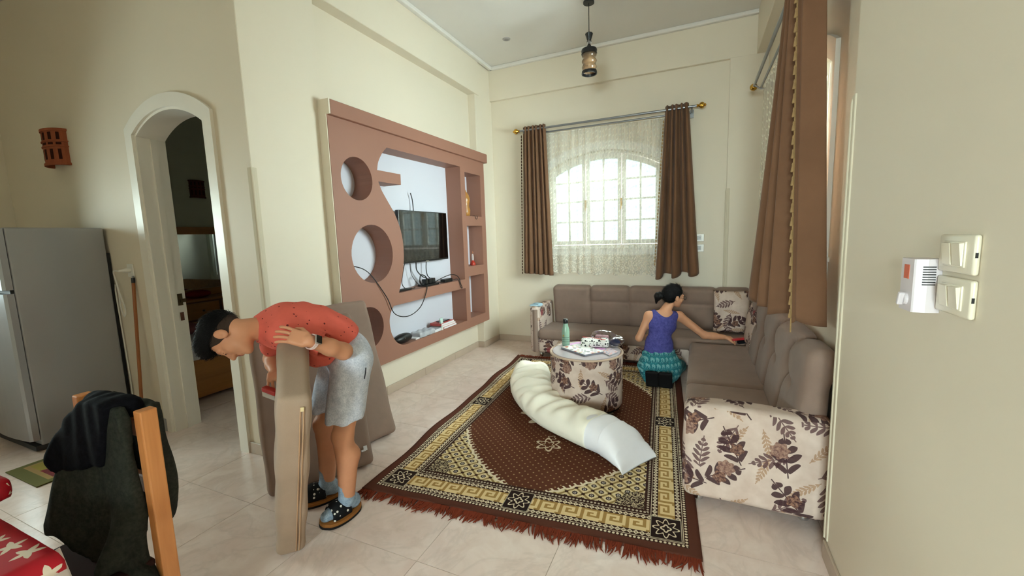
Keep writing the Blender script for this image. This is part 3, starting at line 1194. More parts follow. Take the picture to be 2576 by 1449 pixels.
holed('front_slab', [(2.50, 0.415), (5.075, 0.415), (5.075, 2.535), (2.50, 2.535)],
      [circ(2.768, 2.072, 0.178), circ(2.895, 1.435, 0.257), circ(2.775, 0.79, 0.186), big_up, big_lo] + niches, XL + 0.004, XF, 'x', MT['brown_plaster'], unit)
MB().box(XL + 0.004, XF + 0.035, 2.505, 5.12, 2.525, 2.64, 0.004, 1).build('cornice', MT['brown_plaster'], unit)
MB().box(XL + 0.03, XF - 0.004, 2.492, 2.502, 0.415, 2.64).box(XL + 0.03, XF + 0.032, 2.492, 2.507, 2.53, 2.641).build('cream_end_face', MT['wall'], unit)

# television
tv = thing('television', 'black flat screen television mounted in the middle of the brown wall unit', 'television', (-2.73, 3.83, 1.30))
Rtv = Matrix.Rotation(math.radians(0), 3, 'Z')
MB().box(-2.775, -2.735, 3.40, 4.275, 1.308, 1.850, 0.006, 2).build('casing', MT['black_plastic'], tv)
m = M('tv_screen'); m.color(C(5, 5, 6)); m.set(Roughness=0.05, Specular_IOR_Level=1.0)
MB().box(-2.7365, -2.7335, 3.409, 4.266, 1.326, 1.842).build('screen', m.m, tv)
MB().box(-2.734, -2.731, 3.81, 3.87, 1.305, 1.3165).build('badge', MT['chrome'], tv)
MB().box(XL, -2.775, 3.6, 4.05, 1.45, 1.7, 0.004, 1).build('wall_bracket', MT['black_plastic'], tv)

BLK = simple('black_cable', C(14, 13, 13), 0.5)


def cable(pts, r, label, name='cable', mat=None):
    o = MB().tube(spline(pts, 8), r, 6).build(name, mat or BLK, None, smooth=True)
    return tag(o, label, 'cable')


cable([(-2.80, 2.66, 1.35), (-2.72, 2.70, 1.345), (-2.64, 2.82, 1.28), (-2.612, 3.0, 1.04), (-2.61, 3.10, 0.86), (-2.612, 3.30, 0.80), (-2.612, 3.50, 0.855), (-2.615, 3.62, 0.99), (-2.63, 3.66, 1.055), (-2.70, 3.70, 1.062)], 0.0045,
      'long black cable looping from the large round hole down below the shelf')
cable([(-2.79, 3.72, 1.84), (-2.80, 3.73, 1.93), (-2.80, 3.72, 1.99), (-2.80, 3.70, 2.04)], 0.005, 'short black cable sticking up behind the television top')
cable([(-2.76, 3.48, 1.31), (-2.77, 3.45, 1.2), (-2.76, 3.42, 1.10), (-2.72, 3.44, 1.05), (-2.70, 3.55, 1.049)], 0.004, 'leftmost thin cable hanging from the television to the shelf')
cable([(-2.77, 3.58, 1.31), (-2.78, 3.60, 1.2), (-2.76, 3.63, 1.12), (-2.72, 3.66, 1.06)], 0.003, 'second thin cable from the left hanging under the television')
cable([(-2.76, 3.67, 1.31), (-2.77, 3.69, 1.22), (-2.75, 3.75, 1.15), (-2.72, 3.80, 1.12)], 0.006, 'thick black cable running from the television to the power strip')
cable([(-2.77, 3.87, 1.31), (-2.77, 3.86, 1.22), (-2.75, 3.85, 1.15), (-2.72, 3.85, 1.12)], 0.005, 'rightmost black cable hanging straight from the television')
cable([(-2.72, 3.72, 1.052), (-2.70, 3.64, 1.10), (-2.70, 3.66, 1.17), (-2.70, 3.74, 1.15), (-2.71, 3.78, 1.09), (-2.72, 3.70, 1.06)], 0.006, 'black cable curled in a loop beside the power strip')
cable([(-2.70, 3.90, 1.065), (-2.68, 4.02, 1.10), (-2.66, 4.2, 1.125), (-2.63, 4.30, 1.09), (-2.615, 4.33, 1.0), (-2.615, 4.36, 0.95), (-2.615, 4.33, 0.96), (-2.63, 4.29, 1.06), (-2.67, 4.2, 1.052), (-2.70, 4.05, 1.052), (-2.70, 3.92, 1.06)], 0.0045,
      'black adapter cable drooping over the shelf edge near the niches')
ps = thing('power_strip', 'black multi socket power strip tangled with plugs under the television', 'power strip', (-2.72, 3.82, 1.042))
MB().box(-2.78, -2.66, 3.70, 3.94, 1.042, 1.062, 0.004, 1).build('strip', MT['black_plastic'], ps)
for yy in (3.76, 3.83, 3.89):
    MB().box(-2.75, -2.69, yy - 0.026, yy + 0.026, 1.062, 1.118, 0.006, 1).build('plug', MT['black_plastic'], ps)
tag(MB().box(-2.74, -2.67, 4.08, 4.24, 1.042, 1.082, 0.006, 2).build('power_adapter', MT['black_plastic']), 'black power adapter brick at the right end of the shelf', 'adapter')
rem = thing('remote_control', 'black remote control lying at the left end of the television shelf', 'remote control', (-2.68, 3.35, 1.042))
MB().box(-2.72, -2.675, 3.26, 3.47, 1.042, 1.062, 0.006, 2).build('body', MT['black_plastic'], rem)
MB().box(-2.715, -2.68, 3.29, 3.40, 1.062, 1.0645, 0.001, 1).build('button_pad', simple('dark_keys', C(40, 40, 42), 0.6), rem)

# things on the low shelf of the unit (z = 0.52)
Z0 = 0.52
cs = thing('glasses_case', 'black rounded case lying in the left curve of the low shelf', 'case', (-2.70, 3.29, Z0))
blob('body', [('u', ell((-2.70, 3.30, Z0 + 0.048), (0.055, 0.135, 0.05)), 0), ('i', half((0, 0, Z0), (0, 0, -1)), 0)], (-2.78, 3.14, Z0 - 0.02), (-2.62, 3.46, Z0 + 0.12), 0.008, simple('black_leather', C(18, 18, 19), 0.4), cs)
MB().lathe([(0.008, 0), (0.008, 0.004)], (-2.648, 3.27, Z0 + 0.06), 12, Matrix.Rotation(math.radians(90), 3, 'Y')).build('snap_button', MT['chrome'], cs)
PAPER = simple('white_paper', C(222, 222, 224), 0.6)
tag(MB().box(-2.76, -2.645, 3.44, 3.60, Z0, Z0 + 0.016, 0.003, 1).build('paper_packet', PAPER), 'white paper packet beside the black case', 'packet')
tag(blob('plastic_bag', [('u', rbox((-2.70, 3.64, Z0 + 0.026), (0.07, 0.14, 0.03), 0.02), 0), ('d', lambda P: 0.006 * np.sin(P[:, 1] * 60) * np.sin(P[:, 0] * 70), 0), ('i', half((0, 0, Z0 + 0.001), (0, 0, -1)), 0)], (-2.79, 3.46, Z0 - 0.02), (-2.60, 3.82, Z0 + 0.09), 0.008, simple('grey_poly', C(176, 178, 184), 0.25, 0.25, 30)), 'crumpled grey plastic bag on the low shelf', 'bag')
bk = thing('notebook', 'white notebook with dark strap lying next to the grey plastic bag', 'notebook', (-2.70, 3.77, Z0))
MB().box(-2.77, -2.64, 3.70, 3.90, Z0, Z0 + 0.03, 0.003, 1).build('pages', PAPER, bk)
MB().box(-2.772, -2.638, 3.66, 3.90, Z0 + 0.030, Z0 + 0.036, 0.002, 1).build('cover', simple('grey_card', C(150, 152, 158), 0.5, 0.2, 20), bk)
for i, (z0, z1, col, lab, dy) in enumerate(((0, 0.026, C(206, 120, 116), 'bottom pink book of the pile near the right end of the low shelf', 0.0), (0.026, 0.046, C(226, 210, 200), 'cream covered middle book of the pile on the low shelf', -0.02), (0.046, 0.074, C(198, 84, 78), 'top red book of the pile on the low shelf', -0.05))):
    b = thing('book', lab, 'book', (-2.70, 4.07, Z0 + z0), 'books on the low shelf')
    MB().box(-2.79, -2.638, 3.95 + dy, 4.22 + dy, Z0 + z0, Z0 + z1, 0.002, 1).build('cover', simple('book_cover_%d' % i, col, 0.5), b)
    MB().box(-2.785, -2.636, 3.957 + dy, 4.222 + dy, Z0 + z0 + 0.004, Z0 + z1 - 0.004).build('pages', PAPER, b)
tb = thing('cream_tube', 'pale green standing tube of hand cream in front of the red books', 'tube', (-2.66, 3.985, Z0))
MB().lathe([(0.020, 0.0), (0.022, 0.03)], (-2.655, 3.93, Z0), 16).build('cap', MT['white_plastic'], tb)
MB().add(*(lambda v: (v, [(0, 1, 5, 4), (1, 2, 6, 5), (2, 3, 7, 6), (3, 0, 4, 7), (3, 2, 1, 0), (4, 5, 6, 7)]))([(-2.655 + 0.017 * a, 3.93 + 0.021 * b, Z0 + 0.03) for a, b in ((-1, -1), (1, -1), (1, 1), (-1, 1))] + [(-2.655 + 0.004 * a, 3.93 + 0.026 * b, Z0 + 0.135) for a, b in ((-1, -1), (1, -1), (1, 1), (-1, 1))])).build('body', simple('mint_tube', C(190, 216, 208), 0.35), tb)
ph = thing('phone', 'black smartphone lying on top of the pile of books', 'phone', (-2.70, 4.10, Z0 + 0.074))
MB().box(-2.755, -2.675, 3.97, 4.14, Z0 + 0.0745, Z0 + 0.083, 0.003, 2).build('body', MT['black_plastic'], ph)
MB().box(-2.75, -2.68, 3.977, 4.133, Z0 + 0.083, Z0 + 0.0838).build('screen', m.m, ph)

# ornaments in the niches
AMB = simple('mottled_amber', C(168, 116, 56), 0.3, 0.35, 25)
vz = thing('vase', 'amber curved ceramic vase standing in the top niche', 'vase', (-2.72, 4.62, 1.82))
MB().lathe([(0.045, 0), (0.06, 0.02), (0.064, 0.08), (0.05, 0.13), (0.055, 0.17), (0.066, 0.21), (0.05, 0.27), (0.022, 0.31), (0.016, 0.33)], (-2.72, 4.70, 1.82), 24).build('body', AMB, vz, smooth=True)
cable([(-2.66, 4.76, 1.822), (-2.628, 4.775, 1.825), (-2.622, 4.79, 1.795), (-2.622, 4.81, 1.785), (-2.622, 4.83, 1.797), (-2.628, 4.845, 1.825), (-2.66, 4.86, 1.822)], 0.003, 'thin dark cord looping over the edge of the top niche', 'cord')
rb = thing('perfume_bottle', 'small red and clear perfume bottle in the middle niche', 'bottle', (-2.70, 4.78, 1.19))
MB().lathe([(0.035, 0), (0.038, 0.015), (0.03, 0.04), (0.012, 0.065)], (-2.70, 4.80, 1.19), 16).build('base', simple('red_glass', C(170, 50, 36), 0.15), rb, smooth=True)
MB().lathe([(0.012, 0.065), (0.016, 0.09), (0.013, 0.13), (0.006, 0.15)], (-2.70, 4.80, 1.19), 16).build('neck', simple('pale_glass', C(206, 190, 186), 0.1), rb, smooth=True)
MB().lathe([(0.007, 0.15), (0.011, 0.165), (0.004, 0.185)], (-2.70, 4.80, 1.19), 12).build('stopper', simple('amber_stopper', C(150, 90, 60), 0.2), rb, smooth=True)
sk = thing('wall_socket', 'small grey wall socket seen through the upper round hole', 'socket', (XL, 2.63, 2.05))
MB().box(XL + 0.001, XL + 0.012, 2.60, 2.68, 2.03, 2.115, 0.003, 1).build('plate', simple('grey_plate', C(180, 186, 188), 0.4), sk)
MB().box(XL + 0.012, XL + 0.016, 2.62, 2.66, 2.045, 2.10, 0.002, 1).build('outlet', simple('grey_dark', C(90, 98, 100), 0.4), sk)


# ------------------------------------------------------------------ curtains and rods
def cloth(name, mat, parent, top, bot, nrm, n_fold, amp_t, amp_b, seed=0, ns=160, nz=50, sag=None, thick=0.004, zwave=0.0, flare=1.0):
    """hanging cloth: top/bottom edges given by two 3D end points each, folds pushed along nrm"""
    rng = np.random.default_rng(seed)
    ph = rng.uniform(0, 6.28, 4)
    t0, t1 = np.array(top, float); b0, b1 = np.array(bot, float)
    nrm = np.array(nrm, float)
    S = np.linspace(0, 1, ns); Z = np.linspace(0, 1, nz)
    V = np.empty((nz, ns, 3)); U = np.empty((nz, ns, 2))
    w = np.cumsum(1 + 0.35 * np.sin(S * 2 * math.pi * 3 + ph[3])); w = (w - w[0]) / (w[-1] - w[0])
    for j, z in enumerate(Z):
        a = t0 + (b0 - t0) * z ** flare; b = t1 + (b1 - t1) * z ** flare
        a[2] = t0[2] + (b0[2] - t0[2]) * z; b[2] = t1[2] + (b1[2] - t1[2]) * z
        amp = amp_t + (amp_b - amp_t) * z
        phase = w * n_fold * 2 * math.pi
        fold = np.sin(phase + ph[0] + 0.4 * z * np.sin(S * 9 + ph[1])) + 0.35 * z * np.sin(0.5 * phase + ph[2]) + 0.25 * np.sin(2.0 * phase + ph[1]) * (1 - z)
        base = a[None] * (1 - S[:, None]) + b[None] * S[:, None]
        V[j] = base + nrm[None] * (amp * fold)[:, None]
        d = (t1 - t0); d = d / np.linalg.norm(d)
        V[j] += d[None] * (0.35 * amp * np.cos(phase + ph[0]))[:, None] * (0.3 + 0.7 * z)
        if zwave: V[j, :, 2] += zwave * z ** 6 * np.sin(phase * 0.5 + ph[1])
        U[j, :, 0] = S * np.linalg.norm(t1 - t0) * 1.6
        U[j, :, 1] = (1 - z) * (t0[2] - b0[2])
    idx = np.arange(nz * ns).reshape(nz, ns)
    F = np.stack([idx[:-1, :-1], idx[1:, :-1], idx[1:, 1:], idx[:-1, 1:]], -1).reshape(-1, 4)
    o = mk(name, V.reshape(-1, 3), F, mat, parent, smooth=True, uv=U.reshape(-1, 2))
    if thick:
        md = o.modifiers.new('thickness', 'SOLIDIFY'); md.thickness = thick; md.offset = 0
    return o


def rod(name, label, a, b, wall_dir, z):
    """double metal rod between a and b (xy) with brass ball ends and wall brackets"""
    a, b = np.array(a, float), np.array(b, float)
    wd_ = np.array(wall_dir, float)
    d = (b - a) / np.linalg.norm(b - a)
    r = thing(name, label, 'curtain rod', (*((a + b) / 2), z))
    MB().tube([(*a, z), (*b, z)], 0.0135, 12).build('rod', MT['steel_rod'], r, smooth=True)
    a2, b2 = a + d * 0.06 + wd_ * 0.055, b - d * 0.06 + wd_ * 0.055
    MB().tube([(*a2, z - 0.045), (*b2, z - 0.045)], 0.010, 10).build('inner_rod', MT['steel_rod'], r, smooth=True)
    for p, s in ((a, -1), (b, 1)):
        dd = Vector((d[0] * s, d[1] * s, 0))
        R = dd.to_track_quat('Z', 'Y').to_matrix()
        MB().lathe([(0.016, 0), (0.018, 0.012), (0.012, 0.02), (0.018, 0.026), (0.033, 0.042), (0.036, 0.056), (0.030, 0.074), (0.015, 0.084), (0.017, 0.09), (0.008, 0.1)], (*p, z), 16, R).build('finial', MT['brass'], r, smooth=True)
        q = p - d * s * 0.05
        wq = q + wd_ * 0.14
        MB().tube([(*q, z - 0.012), (*(q + wd_ * 0.05), z - 0.055), (*wq, z - 0.055)], 0.008, 8).box(min(wq[0], wq[0] - wd_[0] * 0.02) - 0.02, max(wq[0], wq[0] - wd_[0] * 0.02) + 0.02, min(wq[1], wq[1] - wd_[1] * 0.02) - 0.02, max(wq[1], wq[1] - wd_[1] * 0.02) + 0.02, z - 0.10, z - 0.01).build('bracket', MT['steel_rod'], r)
    return r


rod('curtain_rod', 'grey metal double curtain rod with brass ball ends above the back window', (-2.25, 5.455), (-0.05, 5.455), (0, 1), 2.965)
rod('curtain_rod', 'grey metal double curtain rod with brass ball end on the right wall', (0.495, 2.58), (0.485, 5.08), (1, 0), 2.985)

c1 = thing('curtain', 'brown velvet curtain hanging left of the back window', 'curtain', (-2.05, 5.455, 1.0), 'brown velvet curtains')
cloth('drape', MT['curtain'], c1, ((-2.21, 5.455, 3.01), (-1.89, 5.455, 3.01)), ((-2.26, 5.455, 1.03), (-1.82, 5.455, 1.0)), (0, 1, 0), 6, 0.026, 0.038, 3)
MT['braid'] = simple('gold_braid', C(150, 122, 84), 0.7, 0.2, 60)
br = MB()
for i in range(46):
    z = 2.9 - i * 0.041
    br.lathe([(0.003, 0), (0.009, 0.008), (0.006, 0.03), (0.001, 0.036)], (-2.215 - 0.045 * (3 - z) / 2, 5.425, z - 0.035), 6)
br.build('braid_trim', simple('dark_braid', C(70, 48, 34), 0.8), c1)
c2 = thing('curtain', 'brown velvet curtain hanging right of the back window', 'curtain', (-0.26, 5.455, 1.0), 'brown velvet curtains')
cloth('drape', MT['curtain'], c2, ((-0.39, 5.455, 3.01), (-0.137, 5.455, 3.015)), ((-0.49, 5.455, 0.99), (0.0, 5.455, 1.04)), (0, 1, 0), 5, 0.026, 0.05, 11, zwave=0.035)
br = MB()
for i in range(42):
    z = 2.85 - i * 0.041
    br.lathe([(0.003, 0), (0.008, 0.008), (0.006, 0.026), (0.001, 0.032)], (-0.397 - 0.10 * (3 - z) / 2, 5.425, z - 0.035), 6)
br.build('braid_trim', MT['braid'], c2)
s1 = thing('sheer_curtain', 'cream lace net curtain with scalloped hem across the back window', 'curtain', (-1.15, 5.51, 1.0))
cloth('net', MT['sheer'], s1, ((-1.93, 5.514, 2.90), (-0.37, 5.514, 2.90)), ((-1.93, 5.514, 1.03), (-0.40, 5.514, 1.0)), (0, 1, 0), 13, 0.014, 0.022, 5, ns=260, nz=40, thick=0, zwave=0.012)
s2 = thing('sheer_curtain', 'cream lace net curtain hanging in front of the right window', 'curtain', (0.57, 4.2, 1.0))
cloth('net', MT['sheer'], s2, ((0.558, 3.45, 2.92), (0.556, 4.88, 2.92)), ((0.558, 3.4, 1.02), (0.556, 4.88, 1.02)), (1, 0, 0), 11, 0.012, 0.02, 9, ns=240, nz=40, thick=0, zwave=0.012)

# the near curtain of the right window, seen almost edge-on
c3 = thing('curtain', 'large near brown velvet curtain with gold tassel braid in front of the right window', 'curtain', (0.47, 2.65, 1.05), 'brown velvet curtains')
def near_curtain():
    ns, nz = 200, 60
    V = np.empty((nz, ns, 3)); U = np.empty((nz, ns, 2))
    # plan of the cloth at the top and at the hem (x, y), from the far edge towards the camera
    top = spline([(0.50, 3.10), (0.44, 3.03), (0.50, 2.97), (0.435, 2.91), (0.50, 2.86), (0.43, 2.81), (0.49, 2.77), (0.44, 2.73), (0.450, 2.70), (0.465, 2.685), (0.545, 2.69)], 20)
    bot = spline([(0.36, 3.45), (0.325, 3.25), (0.43, 3.12), (0.345, 3.0), (0.46, 2.93), (0.38, 2.82), (0.49, 2.78), (0.47, 2.66), (0.485, 2.63), (0.50, 2.62), (0.618, 2.60)], 20)
    def resample(p):
        p = np.array(p); d = np.r_[0, np.cumsum(np.linalg.norm(np.diff(p, axis=0), axis=1))]
        s = np.linspace(0, d[-1], ns)
        return np.stack([np.interp(s, d, p[:, 0]), np.interp(s, d, p[:, 1])], 1), d[-1]
    # sample both plans by the same control parameter so that the folds stay connected
    k = np.linspace(0, len(top) - 1, ns)
    tp = np.stack([np.interp(k, range(len(top)), [q[i] for q in top]) for i in (0, 1)], 1)
    bt = np.stack([np.interp(k, range(len(bot)), [q[i] for q in bot]) for i in (0, 1)], 1)
    for j, z in enumerate(np.linspace(0, 1, nz)):
        zz = z ** 1.1
        V[j, :, :2] = tp * (1 - zz) + bt * zz
        hem = 1.06 + 0.012 * np.sin(k * 0.12) - 0.02 * np.linspace(0, 1, ns)
        V[j, :, 2] = 3.03 * (1 - z) + hem * z
        U[j, :, 0] = np.linspace(0, 2.2, ns); U[j, :, 1] = 2 * (1 - z)
    idx = np.arange(nz * ns).reshape(nz, ns)
    F = np.stack([idx[:-1, :-1], idx[1:, :-1], idx[1:, 1:], idx[:-1, 1:]], -1).reshape(-1, 4)
    o = mk('drape', V.reshape(-1, 3), F, MT['curtain'], c3, smooth=True, uv=U.reshape(-1, 2))
    md = o.modifiers.new('thickness', 'SOLIDIFY'); md.thickness = 0.005; md.offset = 0
    return V
CV3 = near_curtain()
jcol = 150
bp = [tuple(CV3[j, jcol] + np.array([-0.012, -0.012, 0])) for j in range(0, 60, 2)] + [tuple(CV3[59, jcol] + np.array([-0.012, -0.012, -0.05]))]
MB().tube(bp, 0.004, 6).build('braid_cord', MT['braid'], c3, smooth=True)
tas = None
for i in range(24):
    z = 2.68 - i * 0.07
    j = (3.03 - z) / (3.03 - 1.05) * 59
    p = CV3[min(59, int(round(j))), jcol] + np.array([-0.018, -0.014, 0]); p[2] = z
    if tas is None:
        t = MB().lathe([(0.002, 0.045), (0.005, 0.036), (0.004, 0.03), (0.009, 0.0), (0.007, -0.004)], (0, 0, 0), 8)
        tas = bpy.data.meshes.new('tassel'); tas.from_pydata(t.v, [], t.f); tas.update(); tas.materials.append(MT['braid'])
    link_mesh('tassel', tas, p, c3)

# ------------------------------------------------------------------ corner sofa
def groove(segs, depth, sigma, axes, side=None):
    """presses seams into a surface; segs are 2D segments in the plane given by axes"""
    segs = [(np.array(a, np.float32), np.array(b, np.float32)) for a, b in segs]
    def f(P):
        q = P[:, list(axes)]
        d = np.full(len(P), 1e9, np.float32)
        for a, b in segs:
            e = b - a; w = q - a
            t = np.clip(w @ e / (e @ e), 0, 1)
            d = np.minimum(d, ((w - t[:, None] * e) ** 2).sum(1))
        g = depth * np.exp(-np.sqrt(d) / sigma)
        if side is not None: g = g * (side(P) > 0)
        return g
    return f


def dimples(pts, depth, sigma, axes):
    def f(P):
        q = P[:, list(axes)]; g = np.zeros(len(P), np.float32)
        for p in pts:
            g = np.maximum(g, depth * np.exp(-((q - np.array(p, np.float32)) ** 2).sum(1) / sigma ** 2))
        return g
    return f


sb = thing('sofa', 'long taupe sofa section with floral arm standing under the back window', 'sofa', (-0.7, 5.2, 0), 'corner sofa sections')
blob('base', [('u', rbox((-0.68, 5.19, 0.165), (1.17, 0.31, 0.105), 0.02), 0)], (-1.9, 4.84, 0.03), (0.53, 5.55, 0.3), 0.02, MT['floral'], sb, uv='box', relax=0)
blob('seat_cushion', [('u', rbox((-0.63, 5.12, 0.305), (1.21, 0.27, 0.068), 0.045), 0), ('d', dimples([(-1.2, 5.1), (-0.3, 5.1), (0.2, 5.1)], -0.012, 0.3, (0, 1)), 0)], (-1.9, 4.8, 0.2), (0.62, 5.45, 0.42), 0.016, MT['taupe'], sb)
sg = [((x, 0.34), (x, 0.9)) for x in (-1.29, -0.79, -0.29, 0.2)] + [((-1.29, 0.665), (0.2, 0.665))]
blob('backrest', [('u', rbox((-0.62, 5.465, 0.60), (1.18, 0.085, 0.275), 0.05, Matrix.Rotation(math.radians(-8), 3, 'X')), 0), ('d', groove(sg, 0.030, 0.016, (0, 2)), 0), ('d', dimples([(-1.29, 0.665), (-0.79, 0.665), (-0.29, 0.665)], 0.02, 0.05, (0, 2)), 0)],
     (-1.85, 5.28, 0.28), (0.62, 5.6, 0.92), 0.014, MT['taupe'], sb)
arm = blob('arm', [('u', rbox((-1.893, 5.18, 0.36), (0.058, 0.31, 0.295), 0.035), 0)], (-1.98, 4.82, 0.04), (-1.8, 5.54, 0.69), 0.015, MT['floral'], sb, uv='box')
MB().tube([(-1.872, 4.868, 0.08), (-1.872, 4.868, 0.618)], 0.032, 14).build('front_roll', MT['taupe'], arm, smooth=True)
for x in (-1.82, 0.3):
    MB().lathe([(0.02, 0), (0.026, 0.008), (0.026, 0.04), (0.018, 0.065)], (x, 4.94, 0), 14).build('caster', MT['chrome'], sb, smooth=True)

sr = thing('sofa', 'nearer taupe sofa section with tufted back along the right wall', 'sofa', (0.28, 3.6, 0), 'corner sofa sections')
blob('base', [('u', rbox((0.28, 3.62, 0.165), (0.315, 1.16, 0.105), 0.02), 0)], (-0.06, 2.42, 0.03), (0.62, 4.82, 0.3), 0.02, MT['floral'], sr, uv='box', relax=0)
for y0, y1, dz in ((2.55, 3.47, -0.006), (3.47, 4.74, 0.0)):
    yc, hy = (y0 + y1) / 2, (y1 - y0) / 2
    blob('seat_cushion', [('u', rbox((0.255, yc, 0.305 + dz), (0.32, hy, 0.068), 0.04), 0), ('d', dimples([(0.2, yc)], -0.012, 0.35, (0, 1)), 0)], (-0.1, y0 - 0.05, 0.2), (0.6, y1 + 0.05, 0.42), 0.014, MT['taupe'], sr)
tufts = [(2.44 + i * 0.505, 0.71) for i in range(5)]
sg = []
for (y, z) in tufts:
    sg += [((y, z), (y - 0.01, 0.80)), ((y - 0.01, 0.80), (y - 0.07, 0.875)), ((y - 0.07, 0.875), (y - 0.2, 0.93)), ((y, z), (y - 0.20, z - 0.05)), ((y, z), (y + 0.07, 0.36))]
blob('backrest', [('u', rbox((0.556, 3.60, 0.63), (0.071, 1.17, 0.315), 0.06, Matrix.Rotation(math.radians(-6), 3, 'Y')), 0), ('d', groove(sg, 0.036, 0.018, (1, 2)), 0), ('d', dimples(tufts, 0.040, 0.065, (1, 2)), 0), ('d', dimples([(t[0] - 0.25, 0.62) for t in tufts], -0.018, 0.17, (1, 2)), 0)],
     (0.40, 2.38, 0.28), (0.70, 4.82, 0.99), 0.014, MT['taupe'], sr)
blob('arm', [('u', rbox((0.288, 2.465, 0.335), (0.345, 0.085, 0.272), 0.05), 0), ('d', lambda P: 0.006 * np.sin(P[:, 0] * 9) * np.sin(P[:, 2] * 7), 0)], (-0.1, 2.34, 0.02), (0.68, 2.6, 0.66), 0.012, MT['floral'], sr, uv='box')
for x, y in ((0.03, 2.50), (0.54, 2.50), (0.03, 4.6)):
    MB().lathe([(0.02, 0), (0.027, 0.008), (0.027, 0.045), (0.018, 0.07)], (x, y, 0), 14).build('foot', MT['chrome'], sr, smooth=True)


def pillow(name, label, cat, c, ax, ay, hw, hh, t, mat, grp=None):
    """square scatter cushion: ax, ay in-plane axes, puffed along their cross product"""
    ax, ay = np.array(ax, float), np.array(ay, float)
    ax /= np.linalg.norm(ax); ay /= np.linalg.norm(ay); nz_ = np.cross(ax, ay)
    n = 28
    V, U = [], []
    for side in (1, -1):
        for i in range(n + 1):
            for j in range(n + 1):
                u, v = 2 * i / n - 1, 2 * j / n - 1
                h = t * (max(0, 1 - abs(u) ** 2.6) * max(0, 1 - abs(v) ** 2.6)) ** 0.42
                k = 1 - 0.05 * (1 - abs(v)) ** 0.5 * (abs(u) > 0.97) - 0.0
                V.append(np.array(c) + ax * u * hw * (1 - 0.035 * (1 - v * v)) + ay * v * hh * (1 - 0.035 * (1 - u * u)) + nz_ * h * side)
                U.append((u * hw + 3.7 + c[0], v * hh + 1.2 + c[1]))
    N = (n + 1) ** 2
    F = []
    for i in range(n):
        for j in range(n):
            a = i * (n + 1) + j
            F.append((a, a + n + 1, a + n + 2, a + 1))
            F.append((N + a, N + a + 1, N + a + n + 2, N + a + n + 1))
    o = mk(name, V, np.array(F), mat, None, smooth=True, uv=U)
    bm = bmesh.new(); bm.from_mesh(o.data); bmesh.ops.remove_doubles(bm, verts=bm.verts, dist=1e-4); bm.to_mesh(o.data); bm.free()
    o.data.polygons.foreach_set('use_smooth', np.ones(len(o.data.polygons), bool))
    return tag(o, label, cat, grp)


pillow('scatter_cushion', 'square floral cushion leaning on the sofa back in the corner', 'cushion', (0.355, 5.24, 0.625), (1, 0.05, 0), (0, 0.12, 1), 0.185, 0.24, 0.07, MT['floral'], 'floral cushions')
pillow('scatter_cushion', 'floral cushion standing sideways at the far end of the tufted back', 'cushion', (0.515, 4.62, 0.60), (0.1, -1, 0), (0.12, 0, 1), 0.24, 0.22, 0.055, MT['floral'], 'floral cushions')

bc = thing('cleaning_cloth', 'light blue folded cloth lying on the left sofa arm', 'cloth', (-1.9, 4.96, 0.655))
LB = simple('pale_blue_cloth', C(168, 196, 210), 0.9, 0.08, 30)
blob('lower_fold', [('u', rbox((-1.89, 4.97, 0.663), (0.075, 0.055, 0.010), 0.008), 0)], (-2.0, 4.88, 0.64), (-1.78, 5.06, 0.69), 0.006, LB, bc)
blob('upper_fold', [('u', rbox((-1.875, 4.985, 0.679), (0.05, 0.04, 0.009), 0.008, Matrix.Rotation(0.4, 3, 'Z')), 0)], (-1.96, 4.92, 0.66), (-1.79, 5.05, 0.70), 0.006, LB, bc)

# ------------------------------------------------------------------ carpet
RW, RL = 1.95, 3.0
rug_o = np.array((-1.895, 1.832)); ra = math.radians(4.2)
rex, rey = np.array((math.cos(ra), math.sin(ra))), np.array((-math.sin(ra), math.cos(ra)))
rug = thing('carpet', 'brown oriental carpet with beige key border and fringed ends on the tiled floor', 'carpet', (*(rug_o + rex * RW / 2 + rey * RL / 2), 0))
nu, nv = 130, 180
U, Vv = np.meshgrid(np.linspace(0, RW, nu), np.linspace(0, RL, nv))
ripple = 0.006 * np.exp(-U / 0.12) * (1 + np.sin(Vv * 9)) + 0.014 * np.exp(-((U - 0.42) / 0.09) ** 2) * np.exp(-Vv / 0.10) + 0.004 * np.exp(-Vv / 0.1) * (1 + np.sin(U * 11))
shift = 0.010 * np.sin(Vv * 5.1) * np.exp(-U / 0.1)
PX = rug_o[0] + rex[0] * (U + shift) + rey[0] * Vv
PY = rug_o[1] + rex[1] * (U + shift) + rey[1] * Vv
idx = np.arange(nu * nv).reshape(nv, nu)
F = np.stack([idx[:-1, :-1], idx[:-1, 1:], idx[1:, 1:], idx[1:, :-1]], -1).reshape(-1, 4)
pile = mk('pile', np.stack([PX, PY, 0.009 + ripple], -1).reshape(-1, 3), F, rug_mat(RW, RL), rug, smooth=True, uv=np.stack([U - RW / 2, Vv - RL / 2], -1).reshape(-1, 2))
md = pile.modifiers.new('thickness', 'SOLIDIFY'); md.thickness = 0.008; md.offset = -1
fr = MB()
rng = np.random.default_rng(21)
